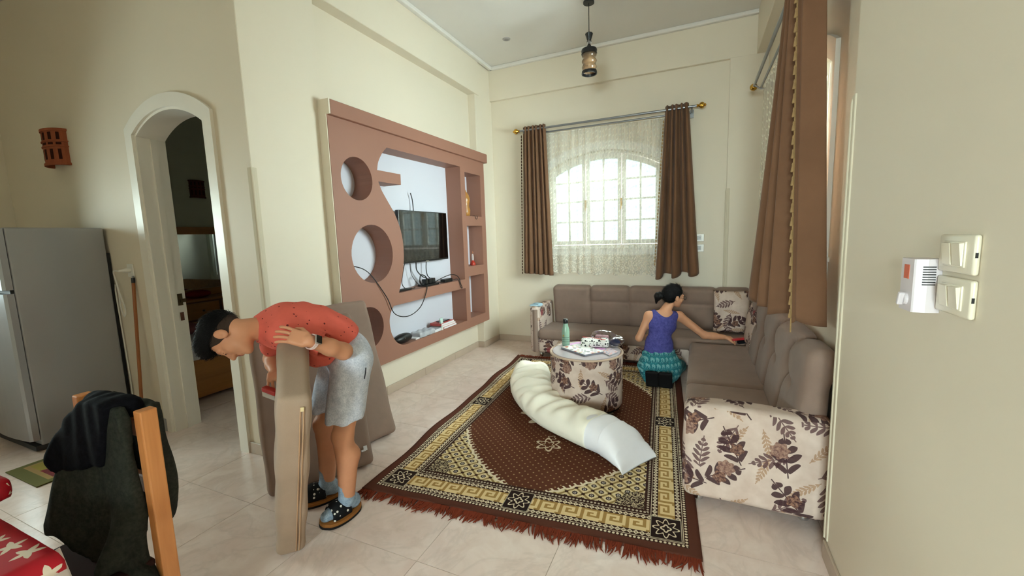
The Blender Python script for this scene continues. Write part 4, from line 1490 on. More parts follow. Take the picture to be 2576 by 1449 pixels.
for end in (0, 1):
    u = 0.004
    while u < RW - 0.004:
        clump = rng.random()
        ln = 0.045 + 0.035 * rng.random() + (0.02 if clump > 0.8 else 0)
        skew = rng.normal(0, 0.018) + 0.02 * math.sin(u * 23)
        w = 0.0035 + 0.004 * rng.random()
        v0, s = (0.002, -1) if end == 0 else (RL - 0.002, 1)
        pts = []
        for t in (0, 0.35, 0.7, 1.0):
            q = rug_o + rex * (u + skew * t * t) + rey * (v0 + s * ln * t)
            pts.append((q[0], q[1], 0.010 * (1 - t) + 0.0035 + 0.004 * rng.random() * t))
        fr.tube(pts, [w * 0.8, w, w * 0.8, w * 0.25], 5)
        u += 0.0052 + 0.003 * rng.random() + (0.012 if rng.random() > 0.93 else 0)
fo = fr.build('fringe', simple('rust_fringe', C(112, 48, 30), 0.95, 0.2, 40), rug)
fo['kind'] = 'stuff'

# ------------------------------------------------------------------ long body pillow on the carpet
bp = thing('body_pillow', 'long white body pillow in a cream cover lying curved across the carpet', 'pillow', (-0.95, 3.25, 0.01))
ctr = np.array(spline([(-1.60, 4.20), (-1.57, 4.02), (-1.49, 3.70), (-1.335, 3.40), (-1.08, 3.11), (-0.78, 2.93), (-0.52, 2.81), (-0.34, 2.70)], 24))
dl = np.r_[0, np.cumsum(np.linalg.norm(np.diff(ctr, axis=0), axis=1))]; TL = dl[-1]


def sweep_pillow(name, s0, s1, grow, mat, wr_amp, seed):
    n, k = 120, 64
    rng = np.random.default_rng(seed)
    V = []
    ph = rng.uniform(0, 6.28, 12); fq = rng.uniform(14, 46, 12); an = rng.uniform(-1.2, 1.2, 12)
    for s in np.linspace(s0, s1, n):
        c = np.array([np.interp(s * TL, dl, ctr[:, i]) for i in (0, 1)])
        c2 = np.array([np.interp(min(TL, s * TL + 0.02), dl, ctr[:, i]) for i in (0, 1)]); c1_ = np.array([np.interp(max(0, s * TL - 0.02), dl, ctr[:, i]) for i in (0, 1)])
        t = c2 - c1_; t /= np.linalg.norm(t); nn = np.array((-t[1], t[0]))
        endt = min(1.0, (s / 0.20)) ** 0.55 * 1.0
        ende = min(1.0, (1 - s) / 0.10 + 0.0)
        hw = (0.185 + 0.012 * math.sin(s * 7) - 0.02 * s) * (0.32 + 0.68 * endt) + grow
        hh = (0.106 + 0.008 * math.sin(s * 9)) * (0.25 + 0.75 * min(1, s / 0.14) ** 0.7) * (0.06 + 0.94 * ende ** 0.5) + grow
        for j in range(k):
            th = 2 * math.pi * j / k
            ct, st = math.cos(th), math.sin(th)
            px = math.copysign(abs(ct) ** (0.75 if s < 0.9 else 0.6), ct)
            pz = math.copysign(abs(st) ** 0.9, st)
            w = sum(math.sin(fq[i] * s * 2.2 + an[i] * 3.0 * px + ph[i]) for i in range(12)) / 12
            zz = 0.012 + hh + hh * pz
            rr = 1 + 0.0 * w
            lat = nn * (hw * px * rr)
            stretch = t * (0.02 * abs(px) ** 3 if s > 0.97 else 0)
            V.append((c[0] + lat[0] + stretch[0], c[1] + lat[1] + stretch[1], max(0.011, zz + (wr_amp * w if pz > -0.2 else 0))))
    F = []
    for i in range(n - 1):
        for j in range(k):
            F.append((i * k + j, (i + 1) * k + j, (i + 1) * k + (j + 1) % k, i * k + (j + 1) % k))
    F = [tuple(f) for f in F] + [tuple(range(k)), tuple(((n - 1) * k + j) for j in range(k - 1, -1, -1))]
    return mk(name, V, F, mat, bp, smooth=True)


sweep_pillow('inner_pillow', 0.78, 1.0, 0.0, simple('white_ticking', C(234, 232, 236), 0.9, 0.03, 20), 0.022, 4)
sweep_pillow('pillow_cover', 0.015, 0.835, 0.007, simple('cream_cotton', C(244, 238, 222), 0.9, 0.04, 12), 0.050, 5)
MB().add([(-1.66, 4.19, 0.03), (-1.55, 4.21, 0.03), (-1.60, 4.30, 0.09), (-1.60, 4.17, 0.12)], [(0, 1, 2), (0, 2, 3), (1, 3, 2), (0, 3, 1)]).build('white_tip', simple('white_cotton', C(232, 232, 236), 0.9), bp)

# ------------------------------------------------------------------ round ottoman and what lies on it
OC = (-0.885, 3.53)
ot = thing('ottoman', 'round floral drum ottoman with clear covered top standing on the carpet', 'ottoman', (OC[0], OC[1], 0.01))
n = 64
prof = [(0.300, 0.075), (0.308, 0.09), (0.313, 0.2), (0.311, 0.35), (0.314, 0.5), (0.312, 0.525)]
V, UVs, F = [], [], []
for r, z in prof:
    for i in range(n + 1):
        t = 2 * math.pi * i / n
        V.append((OC[0] + r * math.cos(t), OC[1] + r * math.sin(t), z)); UVs.append((t * 0.31 + 5.1, z + 0.35))
for j in range(len(prof) - 1):
    for i in range(n):
        a = j * (n + 1) + i
        F.append((a, a + 1, a + n + 2, a + n + 1))
mk('drum', V, np.array(F), MT['floral'], ot, smooth=True, uv=UVs)
top = [(OC[0] + 0.307 * math.cos(t), OC[1] + 0.307 * math.sin(t)) for t in np.linspace(0, 2 * math.pi, n, endpoint=False)]
MB().prism(top, 0.515, 0.528, 'z').build('padded_top', MT['floral'], ot, uv='box')
MB().tube([(OC[0] + 0.311 * math.cos(t), OC[1] + 0.311 * math.sin(t), 0.527) for t in np.linspace(0, 2 * math.pi, 60, endpoint=False)], 0.009, 8, True).build('piping', simple('piping', C(190, 166, 146), 0.7), ot, smooth=True)
m = M('clear_cover'); m.color(C(188, 178, 182)); m.set(Roughness=0.1, Specular_IOR_Level=0.5)
MB().prism([(OC[0] + 0.293 * math.cos(t), OC[1] + 0.293 * math.sin(t)) for t in np.linspace(0, 2 * math.pi, n, endpoint=False)], 0.528, 0.536, 'z').build('clear_cover', m.m, ot)
MB().prism([(OC[0] + 0.297 * math.cos(t), OC[1] + 0.297 * math.sin(t)) for t in np.linspace(0, 2 * math.pi, n, endpoint=False)], 0.06, 0.08, 'z').build('underside', simple('dark_base', C(24, 22, 22), 0.8), ot)
for k in range(4):
    t = 0.9 + k * math.pi / 2
    MB().lathe([(0.02, 0.008), (0.026, 0.014), (0.026, 0.045), (0.018, 0.062)], (OC[0] + 0.24 * math.cos(t), OC[1] + 0.24 * math.sin(t), 0.004), 12).build('caster', MT['black_plastic'], ot, smooth=True)

OZ = 0.5365


def flat_quad(pts, z0, z1):
    return MB().prism([tuple(p) for p in pts], z0, z1, 'z')


def print_mat(name, cols, scale, base):
    """busy printed cover: blotches of flat ink on paper"""
    mm = M(name)
    co = mm.coord()
    vo = mm.node('ShaderNodeTexVoronoi', feature='F1')
    mm.link(co, vo.inputs['Vector']); vo.inputs['Scale'].default_value = scale
    d = X(mm.nt, vo.outputs['Distance'])
    cr, cg, cb = mm.xyz(vo.outputs['Color'])
    c = base
    for i, q in enumerate(cols):
        lo = i / len(cols) * 0.95
        c = mm.mix(d.lt(0.40) * cr.gt(lo) * cr.lt(lo + 0.95 / len(cols)), c, q)
    mm.color(c); mm.set(Roughness=0.3)
    return mm.m


tag(flat_quad([(-1.13, 3.62), (-1.02, 3.77), (-0.93, 3.83), (-0.80, 3.80), (-0.72, 3.58), (-0.95, 3.50)], OZ, OZ + 0.0025).build('pink_folder', simple('pink_card', C(206, 150, 196), 0.4, 0.06, 10)), 'pink plastic folder lying under the magazines on the ottoman', 'folder')
mg = thing('magazine', 'large white magazine with printed pictures nearest the ottoman edge', 'magazine', (-0.92, 3.5, OZ + 0.003), 'magazines on the ottoman')
q = [(-1.105, 3.50), (-0.845, 3.325), (-0.715, 3.475), (-0.985, 3.655)]
flat_quad(q, OZ + 0.0026, OZ + 0.016).build('pages', simple('page_edges', C(120, 120, 130), 0.6), mg)
flat_quad([(x * 1.0, y) for x, y in q], OZ + 0.016, OZ + 0.0185).build('cover', print_mat('magazine_print', [C(196, 96, 60), C(120, 126, 120), C(190, 170, 110), C(206, 150, 146), C(90, 84, 80)], 26, C(232, 230, 226)), mg)
mg2 = thing('magazine', 'smaller magazine with orange and grey print at the right of the ottoman', 'magazine', (-0.70, 3.55, OZ + 0.003), 'magazines on the ottoman')
q = [(-0.76, 3.50), (-0.655, 3.40), (-0.605, 3.52), (-0.70, 3.63)]
flat_quad(q, OZ + 0.0026, OZ + 0.009).build('pages', simple('page_edges', C(170, 170, 176), 0.6), mg2)
flat_quad(q, OZ + 0.009, OZ + 0.0105).build('cover', print_mat('magazine_print_b', [C(206, 110, 70), C(88, 92, 120), C(200, 180, 190)], 40, C(190, 168, 176)), mg2)
bt = thing('water_bottle', 'sage green metal water bottle with black cap standing on the ottoman', 'bottle', (-1.09, 3.60, OZ))
m = M('sage_metal')
x, y, z = m.xyz(m.coord())
zz = z + 0.105
bands = (zz - 0.045).ab().lt(0.0018).mx((zz - 0.065).ab().lt(0.0018)).mx((zz - 0.085).ab().lt(0.0018))
emb = (zz - 0.10).ab().lt(0.008) * (x + 0.012).ab().lt(0.008) * y.lt(0.0)
m.color(m.mix(emb, m.mix(bands, C(120, 150, 132), C(38, 52, 46)), C(150, 132, 66))); m.set(Roughness=0.3)
MB().lathe([(0.030, 0.0), (0.034, 0.004), (0.035, 0.02), (0.035, 0.13), (0.033, 0.15), (0.024, 0.185), (0.021, 0.205), (0.021, 0.21)], (-1.09, 3.60, OZ + 0.003), 28).build('body', m.m, bt, smooth=True)
MB().lathe([(0.0205, 0.0), (0.0225, 0.003), (0.0225, 0.036), (0.019, 0.041)], (-1.09, 3.60, OZ + 0.213), 24).build('cap', MT['black_plastic'], bt, smooth=True)
pc = thing('pencil_pouch', 'white zipped pouch with black hearts print lying on the ottoman', 'pouch', (-0.84, 3.66, OZ + 0.003))
Rp = Matrix.Rotation(math.radians(-14), 3, 'Z')
blob('pouch_body', [('u', rbox((-0.835, 3.64, OZ + 0.043), (0.125, 0.05, 0.040), 0.028, Rp), 0), ('d', lambda P: 0.003 * np.sin(P[:, 0] * 45), 0)], (-1.0, 3.55, OZ - 0.01), (-0.67, 3.74, OZ + 0.11), 0.008, dotted('heart_print', C(214, 212, 206), C(22, 22, 26), 52, 0.34, 0.5, 0.5), pc)
MB().tube([(-0.955, 3.60, OZ + 0.06), (-0.98, 3.60, OZ + 0.068), (-0.995, 3.605, OZ + 0.062), (-0.98, 3.61, OZ + 0.055), (-0.955, 3.605, OZ + 0.056)], 0.003, 6).build('pull_loop', simple('brown_cord', C(80, 46, 44), 0.7), pc)
MB().tube([(-0.95, 3.66, OZ + 0.082), (-0.84, 3.635, OZ + 0.086), (-0.73, 3.61, OZ + 0.082)], 0.003, 6).build('zip', simple('red_zip', C(190, 70, 66), 0.5), pc)
m = M('clear_film')
tr = m.node('ShaderNodeBsdfTransparent'); gl = m.node('ShaderNodeBsdfGlossy'); gl.inputs['Roughness'].default_value = 0.08
lw = m.node('ShaderNodeLayerWeight'); lw.inputs[0].default_value = 0.35
mx = m.node('ShaderNodeMixShader')
tr.inputs[0].default_value = (0.86, 0.84, 0.88, 1)
m.link(lw.outputs['Facing'], mx.inputs[0]); m.link(tr.outputs[0], mx.inputs[1]); m.link(gl.outputs[0], mx.inputs[2]); m.link(mx.outputs[0], m.out.inputs[0])
pb = thing('plastic_bag', 'crumpled clear plastic bag of small items behind the pouch on the ottoman', 'bag', (-0.72, 3.72, OZ + 0.003))
wr_ = lambda P: 0.012 * np.sin(P[:, 0] * 41 + 3 * np.sin(P[:, 1] * 37)) * np.sin(P[:, 2] * 39 + 2)
blob('film', [('u', ell((-0.78, 3.74, OZ + 0.075), (0.11, 0.06, 0.065)), 0), ('u', ell((-0.665, 3.70, OZ + 0.05), (0.085, 0.06, 0.045)), 0.03), ('d', wr_, 0), ('i', half((0, 0, OZ + 0.002), (0, 0, -1)), 0)], (-0.95, 3.62, OZ - 0.02), (-0.54, 3.84, OZ + 0.18), 0.009, m.m, pb)
blob('dark_cloth', [('u', ell((-0.675, 3.70, OZ + 0.042), (0.06, 0.04, 0.032)), 0), ('d', lambda P: 0.006 * np.sin(P[:, 0] * 60) * np.sin(P[:, 1] * 55), 0)], (-0.76, 3.63, OZ - 0.01), (-0.59, 3.77, OZ + 0.1), 0.008, simple('navy_cloth', C(40, 42, 66), 0.8), pb)
blob('red_item', [('u', rbox((-0.79, 3.74, OZ + 0.06), (0.06, 0.03, 0.03), 0.01), 0)], (-0.87, 3.69, OZ), (-0.71, 3.79, OZ + 0.11), 0.008, simple('rosy_item', C(176, 130, 130), 0.6), pb)


# ------------------------------------------------------------------ loose sofa cushions
def frame_box(name, mat, parent, corner, ex, ey, ez, r, h, disp=None, uv=None):
    """rounded slab from a corner and three edge vectors"""
    ex, ey, ez = (np.array(q, float) for q in (ex, ey, ez))
    Rm = np.array([ex / np.linalg.norm(ex), ey / np.linalg.norm(ey), ez / np.linalg.norm(ez)])
    c = np.array(corner, float) + (ex + ey + ez) / 2
    hs = np.array([np.linalg.norm(q) / 2 for q in (ex, ey, ez)])
    ext = np.abs(Rm.T * hs).sum(1) + 0.04
    ops = [('u', rbox(c, hs, r, Rm), 0)]
    if disp: ops.append(('d', lambda P: disp((P - c.astype(np.float32)) @ Rm.T.astype(np.float32), hs), 0))
    return blob(name, ops, c - ext, c + ext, h, mat, parent, uv=uv)


def puff(q, hs):
    """soft faces and slightly hollow edges"""
    a = q / hs.astype(np.float32)
    return -0.010 * np.clip(1 - a[:, 0] ** 2, 0, 1) * np.clip(1 - a[:, 1] ** 2, 0, 1) + 0.003 * np.sin(q[:, 0] * 21 + q[:, 1] * 13)


e1 = np.array((0.337, -0.149, 0.912)); e1 /= np.linalg.norm(e1)
e2 = np.array((-0.368, 0.299, 0.157)); e2 -= e1 * (e1 @ e2); e2 /= np.linalg.norm(e2)
e3 = np.cross(e1, e2)
if e3[0] < 0: e3 = -e3
H0 = np.array((-1.822, 1.272, 0.012))
hc = thing('seat_cushion', 'taupe seat cushion with a zip held tilted on its end by the bending person', 'cushion', H0, 'loose sofa cushions')
T3 = 0.130
frame_box('cushion_body', MT['taupe_light'], hc, H0 - e3 * T3 / 2, e1 * 0.985, e2 * 0.56, e3 * T3, 0.03, 0.009, puff)
zb = H0 + e3 * 0.028 - e2 * 0.0075
MB().obox(zb + e1 * 0.03 - e3 * 0.009, e1 * 0.91, e3 * 0.005, e2 * 0.006, 0.001, 1).obox(zb + e1 * 0.03 + e3 * 0.004, e1 * 0.91, e3 * 0.005, e2 * 0.006, 0.001, 1).build('zip', simple('tan_zip', C(186, 150, 118), 0.6), hc)
MB().obox(zb + e1 * 0.92 - e3 * 0.007 - e2 * 0.003, e1 * 0.022, e3 * 0.014, e2 * 0.004, 0.001, 1).build('zip_pull', simple('pale_pull', C(226, 206, 160), 0.3), hc)


def lean_cushion(label, p, b, e, th, w, L, dz=0.0):
    """flat cushion leaning back: p = right lower front corner, b = horizontal edge, e = upward edge"""
    b = np.array((*b, 0.0)); b /= np.linalg.norm(b)
    e = np.array(e, float); e -= b * (b @ e); e /= np.linalg.norm(e)
    nb = np.cross(b, e)
    if nb[0] > 0: nb = -nb          # towards the wall
    o = thing('seat_cushion', label, 'cushion', p, 'loose sofa cushions')
    p = np.array(p, float)
    frame_box('cushion_body', MT['taupe'], o, p, b * w, e * L, nb * th, 0.035, 0.012, puff)
    return o, p, b, e, nb


lc1 = lean_cushion('taupe sofa cushion leaning in front of the others behind the bending person', (-2.006, 2.077, 0.03), (-0.50, -0.86), (-0.27, 0.15, 1.03), 0.13, 0.64, 1.07)
lean_cushion('taupe sofa cushion leaning directly against the brown wall unit', (-2.172, 2.525, 0.03), (-0.26, -0.96), (-0.30, 0.08, 1.02), 0.14, 0.62, 1.10)
p, b, e, nb = lc1[1:]
q0 = p + b * 0.05 + e * 0.10 - nb * 0.012
MB().obox(q0, b * 0.03, e * 0.012, nb * 0.003).obox(q0 + b * 0.014 + e * 0.004, b * -0.024, e * 0.03, nb * 0.003).build('care_label', simple('white_label', C(220, 220, 224), 0.6), lc1[0])

# ------------------------------------------------------------------ people
SKIN = skin_mat('skin', C(206, 146, 112))
SKIN2 = skin_mat('skin_light', C(206, 150, 116))
HAIR = simple('black_hair', C(16, 14, 14), 0.5, 0.3, 60, 0.35, 160, Specular_IOR_Level=0.15)


def A(*q): return np.array(q, float)


def hand_ops(wrist, knuck, up, left_thumb, curl, length=0.085, thumb_side=1.0, spread=0.0185):
    """palm, four bent fingers of unequal length and a thumb leaving the side of the palm"""
    d = knuck - wrist; L = np.linalg.norm(d); d = d / L
    up = up - d * (d @ up); up /= np.linalg.norm(up)
    side = np.cross(up, d) * thumb_side             # towards the thumb
    palm = [('u', rbox((wrist * 0.42 + knuck * 0.58), (L * 0.52, 0.038, 0.0145), 0.012, np.array([d, side, up])), 0.012)]
    fing = []
    for i, (o, ln) in enumerate(((0.031, 0.92), (0.0108, 1.0), (-0.0098, 0.94), (-0.0295, 0.76))):
        b = knuck + side * o
        fl = length * ln
        dirv = d + side * (o - 0.001) * 5.0; dirv /= np.linalg.norm(dirv); p = b - d * 0.008
        r = 0.0084 if i < 3 else 0.0074
        for s, seg in enumerate((0.46, 0.30, 0.24)):
            ang = curl[s]
            dirv = dirv * math.cos(ang) - up * math.sin(ang); dirv /= np.linalg.norm(dirv)
            q = p + dirv * fl * seg
            fing.append(('u', rc(p, q, r, r * 0.93), 0.0012))
            up_n = up
            p = q; r *= 0.93
    t0 = wrist + d * L * 0.30 + side * 0.030
    t1 = t0 + (d * 0.65 + side * 0.55 - up * 0.35) * 0.042
    t2 = t1 + (d * 0.9 + side * 0.05 - up * 0.45) * 0.032
    th = [('u', rc(t0, t1, 0.0135, 0.0105), 0.008), ('u', rc(t1, t2, 0.0105, 0.0085), 0.003)]
    return palm + fing + th


def head_ops(c, R, k=0.02):
    """head with jaw, chin, nose, brow, lips, ears; R rows are left, front, up"""
    def P(l, f, u): return c + R[0] * l + R[1] * f + R[2] * u
    ops = [('u', ell(P(0, -0.014, 0.030), (0.074, 0.094, 0.086), R), k),
           ('u', ell(P(0, 0.032, -0.028), (0.058, 0.058, 0.072), R), 0.02),
           ('u', ell(P(0, 0.046, -0.072), (0.043, 0.040, 0.036), R), 0.02),
           ('u', ell(P(0, 0.070, -0.098), (0.022, 0.018, 0.016), R), 0.02),
           ('u', ell(P(0, 0.078, 0.020), (0.050, 0.014, 0.012), R), 0.018)]
    for s in (-1, 1):
        ops.append(('s', ell(P(0.031 * s, 0.100, 0.000), (0.017, 0.014, 0.010), R), 0.012))
        ops.append(('u', ell(P(0.031 * s, 0.080, -0.001), (0.014, 0.012, 0.010), R), 0.004))
        ops.append(('u', ell(P(0.040 * s, 0.060, -0.030), (0.022, 0.020, 0.018), R), 0.02))
    ops += [('u', rc(P(0, 0.088, 0.008), P(0, 0.108, -0.030), 0.0075, 0.0115), 0.008),
            ('u', ell(P(0.011, 0.096, -0.036), (0.008, 0.009, 0.007), R), 0.006), ('u', ell(P(-0.011, 0.096, -0.036), (0.008, 0.009, 0.007), R), 0.006),
            ('u', ell(P(0, 0.090, -0.058), (0.020, 0.009, 0.0055), R), 0.004), ('u', ell(P(0, 0.088, -0.069), (0.018, 0.009, 0.006), R), 0.004)]
    for s in (-1, 1):
        ops.append(('u', ell(P(0.077 * s, -0.004, -0.008), (0.011, 0.022, 0.033), R), 0.004))
        ops.append(('s', ell(P(0.090 * s, 0.003, -0.002), (0.009, 0.012, 0.021), R), 0.003))
    return ops, P


def band_mat(name):
    """teal cotton with rows of pale elephants between darker bands"""
    m = M(name)
    x, y, z = m.xyz(m.coord())
    zz = z / 0.062
    row = zz.fr()
    wob = m.noise(m.coord(), 90, 2.0)
    bx = ((x + y * 0.6) / 0.052).fr() - 0.5
    bz = row - 0.5
    body = ((bx / 0.30).pw(2.0) + ((bz - 0.08) / 0.20).pw(2.0)).lt(1.0)
    legs = bx.ab().lt(0.26) * bx.ab().gt(0.10) * bz.lt(0.05) * bz.gt(-0.34)
    trunk = (bx - 0.33).ab().lt(0.06) * bz.lt(0.15) * bz.gt(-0.25)
    ele = body.mx(legs).mx(trunk)
    line = (row - 0.04).ab().lt(0.05)
    dots = line * ((x + y) / 0.016).fr().gt(0.5)
    c = m.mix(m.ramp(wob, 0.35, 0.65), C(22, 92, 104), C(40, 132, 138))
    c = m.mix(line, c, C(18, 46, 76))
    c = m.mix(ele * m.ramp(wob, 0.30, 0.45) * 0.85, c, C(122, 176, 178))
    c = m.mix(dots, c, C(90, 170, 172))
    m.color(c); m.set(Roughness=0.9)
    return m.m


# ---- person bending over the held cushion
sd = A(0.85, -0.52, 0)           # towards the left hand side of the body
hipL, hipR = A(-1.722, 1.668, 0.895), A(-1.900, 1.765, 0.895)
knL, knR = A(-1.745, 1.588, 0.505), A(-1.965, 1.660, 0.505)
anL, anR = A(-1.800, 1.625, 0.10), A(-2.035, 1.700, 0.10)
heelL, toeL = A(-1.805, 1.668, 0.062), A(-1.842, 1.512, 0.052)
heelR, toeR = A(-2.018, 1.722, 0.062), A(-2.135, 1.590, 0.052)
pel, wai, mid, che, nkb = A(-1.810, 1.715, 0.935), A(-1.835, 1.660, 1.040), A(-1.900, 1.565, 1.110), A(-1.955, 1.470, 1.125), A(-2.000, 1.385, 1.130)
shL, shR = A(-1.862, 1.385, 1.118), A(-2.120, 1.520, 1.105)
elL, wrL = A(-1.645, 1.545, 0.995), A(-1.640, 1.342, 1.100)
knuL = A(-1.700, 1.300, 1.128)
elR, wrR = A(-2.245, 1.575, 0.895), A(-2.120, 1.500, 0.850)
knuR = A(-2.062, 1.452, 0.832)
hdc = A(-2.052, 1.238, 1.122)
HR = frame_from((-0.88, -0.47, 0.04), (0.14, -0.22, -1.0))


def spine_frame(t):
    t = t / np.linalg.norm(t)
    s = sd - t * (t @ sd); s /= np.linalg.norm(s)
    return np.array([s, np.cross(t, s), t])


torso = [('u', ell(pel, (0.150, 0.112, 0.120), spine_frame(wai - pel)), 0),
         ('u', ell(wai, (0.132, 0.098, 0.120), spine_frame(mid - pel)), 0.05),
         ('u', ell(mid, (0.142, 0.106, 0.135), spine_frame(che - wai)), 0.05),
         ('u', ell(che, (0.158, 0.112, 0.125), spine_frame(nkb - mid)), 0.05),
         ('u', rc(shL, shR, 0.060, 0.060), 0.05)]
legs = []
for hp, kn, an, he, to in ((hipL, knL, anL, heelL, toeL), (hipR, knR, anR, heelR, toeR)):
    calf = kn * 0.68 + an * 0.32 + A(0.014, 0.022, 0)
    legs += [('u', rc(hp, kn, 0.086, 0.052), 0.04), ('u', rc(kn, an, 0.050, 0.035), 0.02), ('u', rc(kn * 0.85 + an * 0.15, calf, 0.045, 0.052), 0.03), ('u', rc(calf, an, 0.051, 0.034), 0.03),
             ('u', ell(kn + A(-0.010, -0.018, 0.0), (0.042, 0.042, 0.050)), 0.02),
             ('u', rc(an, he, 0.036, 0.034), 0.02), ('u', rc(he, to * 0.6 + he * 0.4, 0.034, 0.034), 0.02), ('u', rc(to * 0.6 + he * 0.4, to, 0.036, 0.026), 0.02)]
arms = [('u', rc(shL, elL, 0.048, 0.040), 0.03), ('u', rc(elL, elL * 0.55 + wrL * 0.45, 0.041, 0.040), 0.02), ('u', rc(elL * 0.6 + wrL * 0.4, wrL, 0.040, 0.028), 0.02),
        ('u', rc(shR, elR, 0.048, 0.039), 0.03), ('u', rc(elR, elR * 0.55 + wrR * 0.45, 0.040, 0.038), 0.02), ('u', rc(elR * 0.6 + wrR * 0.4, wrR, 0.038, 0.027), 0.02)]
hands = hand_ops(wrL, knuL, A(0.45, -0.55, 0.65), True, (0.10, 0.28, 0.30), 0.088, -1.0) + hand_ops(wrR, knuR, A(-0.5, 0.3, 0.8), False, (0.5, 0.8, 0.6), 0.085, 1.0)
hops, HP = head_ops(hdc, HR, 0.02)
neck = [('u', rc(nkb + A(0.02, 0.04, 0.0), HP(0, -0.025, -0.045), 0.058, 0.052), 0.03), ('u', rc(HP(0, -0.005, -0.075), nkb + A(0, 0.02, -0.01), 0.030, 0.045), 0.02)]
boy = blob('person', torso + legs + arms + neck + hops + hands, (-2.34, 1.02, -0.01), (-1.55, 1.90, 1.30), 0.0040, SKIN, relax=0)
boy['label'] = 'person in coral t-shirt and grey shorts bending over a sofa cushion'
boy['category'] = 'person'

# shirt
sleeveL = shL * 0.42 + elL * 0.58
sleeveR = shR * 0.42 + elR * 0.58
belly = A(-1.842, 1.575, 0.985)
infl = 0.014
shirt_ops = [('u', ell(pel * 0.4 + wai * 0.6, (0.156, 0.116, 0.13), spine_frame(wai - pel)), 0),
             ('u', ell(wai, (0.150, 0.116, 0.13), spine_frame(mid - pel)), 0.05),
             ('u', ell(mid, (0.158, 0.122, 0.14), spine_frame(che - wai)), 0.05),
             ('u', ell(che, (0.172, 0.124, 0.128), spine_frame(nkb - mid)), 0.05),
             ('u', rc(shL, shR, 0.072, 0.072), 0.05),
             ('u', ell(belly, (0.135, 0.10, 0.085), spine_frame(mid - pel)), 0.06),
             ('u', rc(nkb, nkb * 0.8 + HP(0, -0.02, -0.05) * 0.2, 0.074, 0.068), 0.04),
             ('i', half(A(-1.806, 1.668, 0.965), pel - mid + A(0.05, 0.0, -0.05)), 0.006),
             ('i', half(nkb + A(-0.016, -0.05, 0.004), A(-0.25, -0.85, 0.12)), 0.006),
             ('u', rc(shL + A(-0.01, 0.01, 0), sleeveL, 0.068, 0.064), 0.03),
             ('u', rc(shR, sleeveR, 0.068, 0.064), 0.03),
             ('s', rc(sleeveL + (elL - shL) * 0.035, sleeveL + (elL - shL) * 0.4, 0.056, 0.075), 0.004),
             ('s', rc(nkb + A(-0.012, -0.045, 0.0), HP(0, -0.02, 0.0), 0.062, 0.07), 0.004),
             ('d', lambda P: 0.006 * np.sin(55 * (P[:, 0] * 0.7 + P[:, 1] * 0.9 + P[:, 2] * 0.35) + 3 * np.sin(P[:, 2] * 22)) * np.clip((P[:, 1] - 1.45) * 5, 0.15, 1), 0)]
blob('t_shirt', shirt_ops, (-2.32, 1.22, 0.78), (-1.58, 1.92, 1.32), 0.007, dotted('coral_jersey', C(220, 104, 90), C(104, 38, 40), 36, 0.13, 0.9, 1.0), boy)
# shorts
hemn = A(0.05, 0.1, -1)
shorts_ops = [('u', ell(pel + A(0.0, 0.004, -0.005), (0.164, 0.126, 0.130), spine_frame(wai - pel)), 0),
              ('u', rc(hipL, knL * 0.86 + hipL * 0.14 + A(0, 0, 0.03), 0.110, 0.094), 0.05),
              ('u', rc(hipR, knR * 0.86 + hipR * 0.14 + A(0, 0, 0.03), 0.108, 0.090), 0.04),
              ('s', rc(A(-1.862, 1.60, 0.50), A(-1.850, 1.655, 0.80), 0.030, 0.006), 0.03),
              ('i', half((-1.76, 1.62, 0.592), (0, 0, -1)), 0.004),
              ('i', half(A(-1.822, 1.690, 1.00), wai - pel + A(-0.08, -0.1, 0.06)), 0.006),
              ('s', rc(knL + A(0, 0, 0.02), knL * 0.75 + hipL * 0.25, 0.078, 0.070), 0.004),
              ('s', rc(knR + A(0, 0, 0.02), knR * 0.75 + hipR * 0.25, 0.074, 0.068), 0.004),
              ('d', lambda P: 0.005 * np.sin(60 * (P[:, 0] * 0.9 + P[:, 1] * 0.6) + 4 * P[:, 2]) * np.clip((0.95 - P[:, 2]) * 3, 0, 1), 0)]
sh_o = blob('shorts', shorts_ops, (-2.10, 1.46, 0.55), (-1.55, 1.92, 1.10), 0.007, heather('heather_grey', C(184, 192, 210), C(224, 229, 242)), boy)
MB().tube([(-1.598, 1.640, 0.885), (-1.594, 1.630, 0.86), (-1.597, 1.622, 0.83)], 0.003, 6).build('pocket_slit', simple('dark_slit', C(50, 50, 56), 0.8), sh_o)
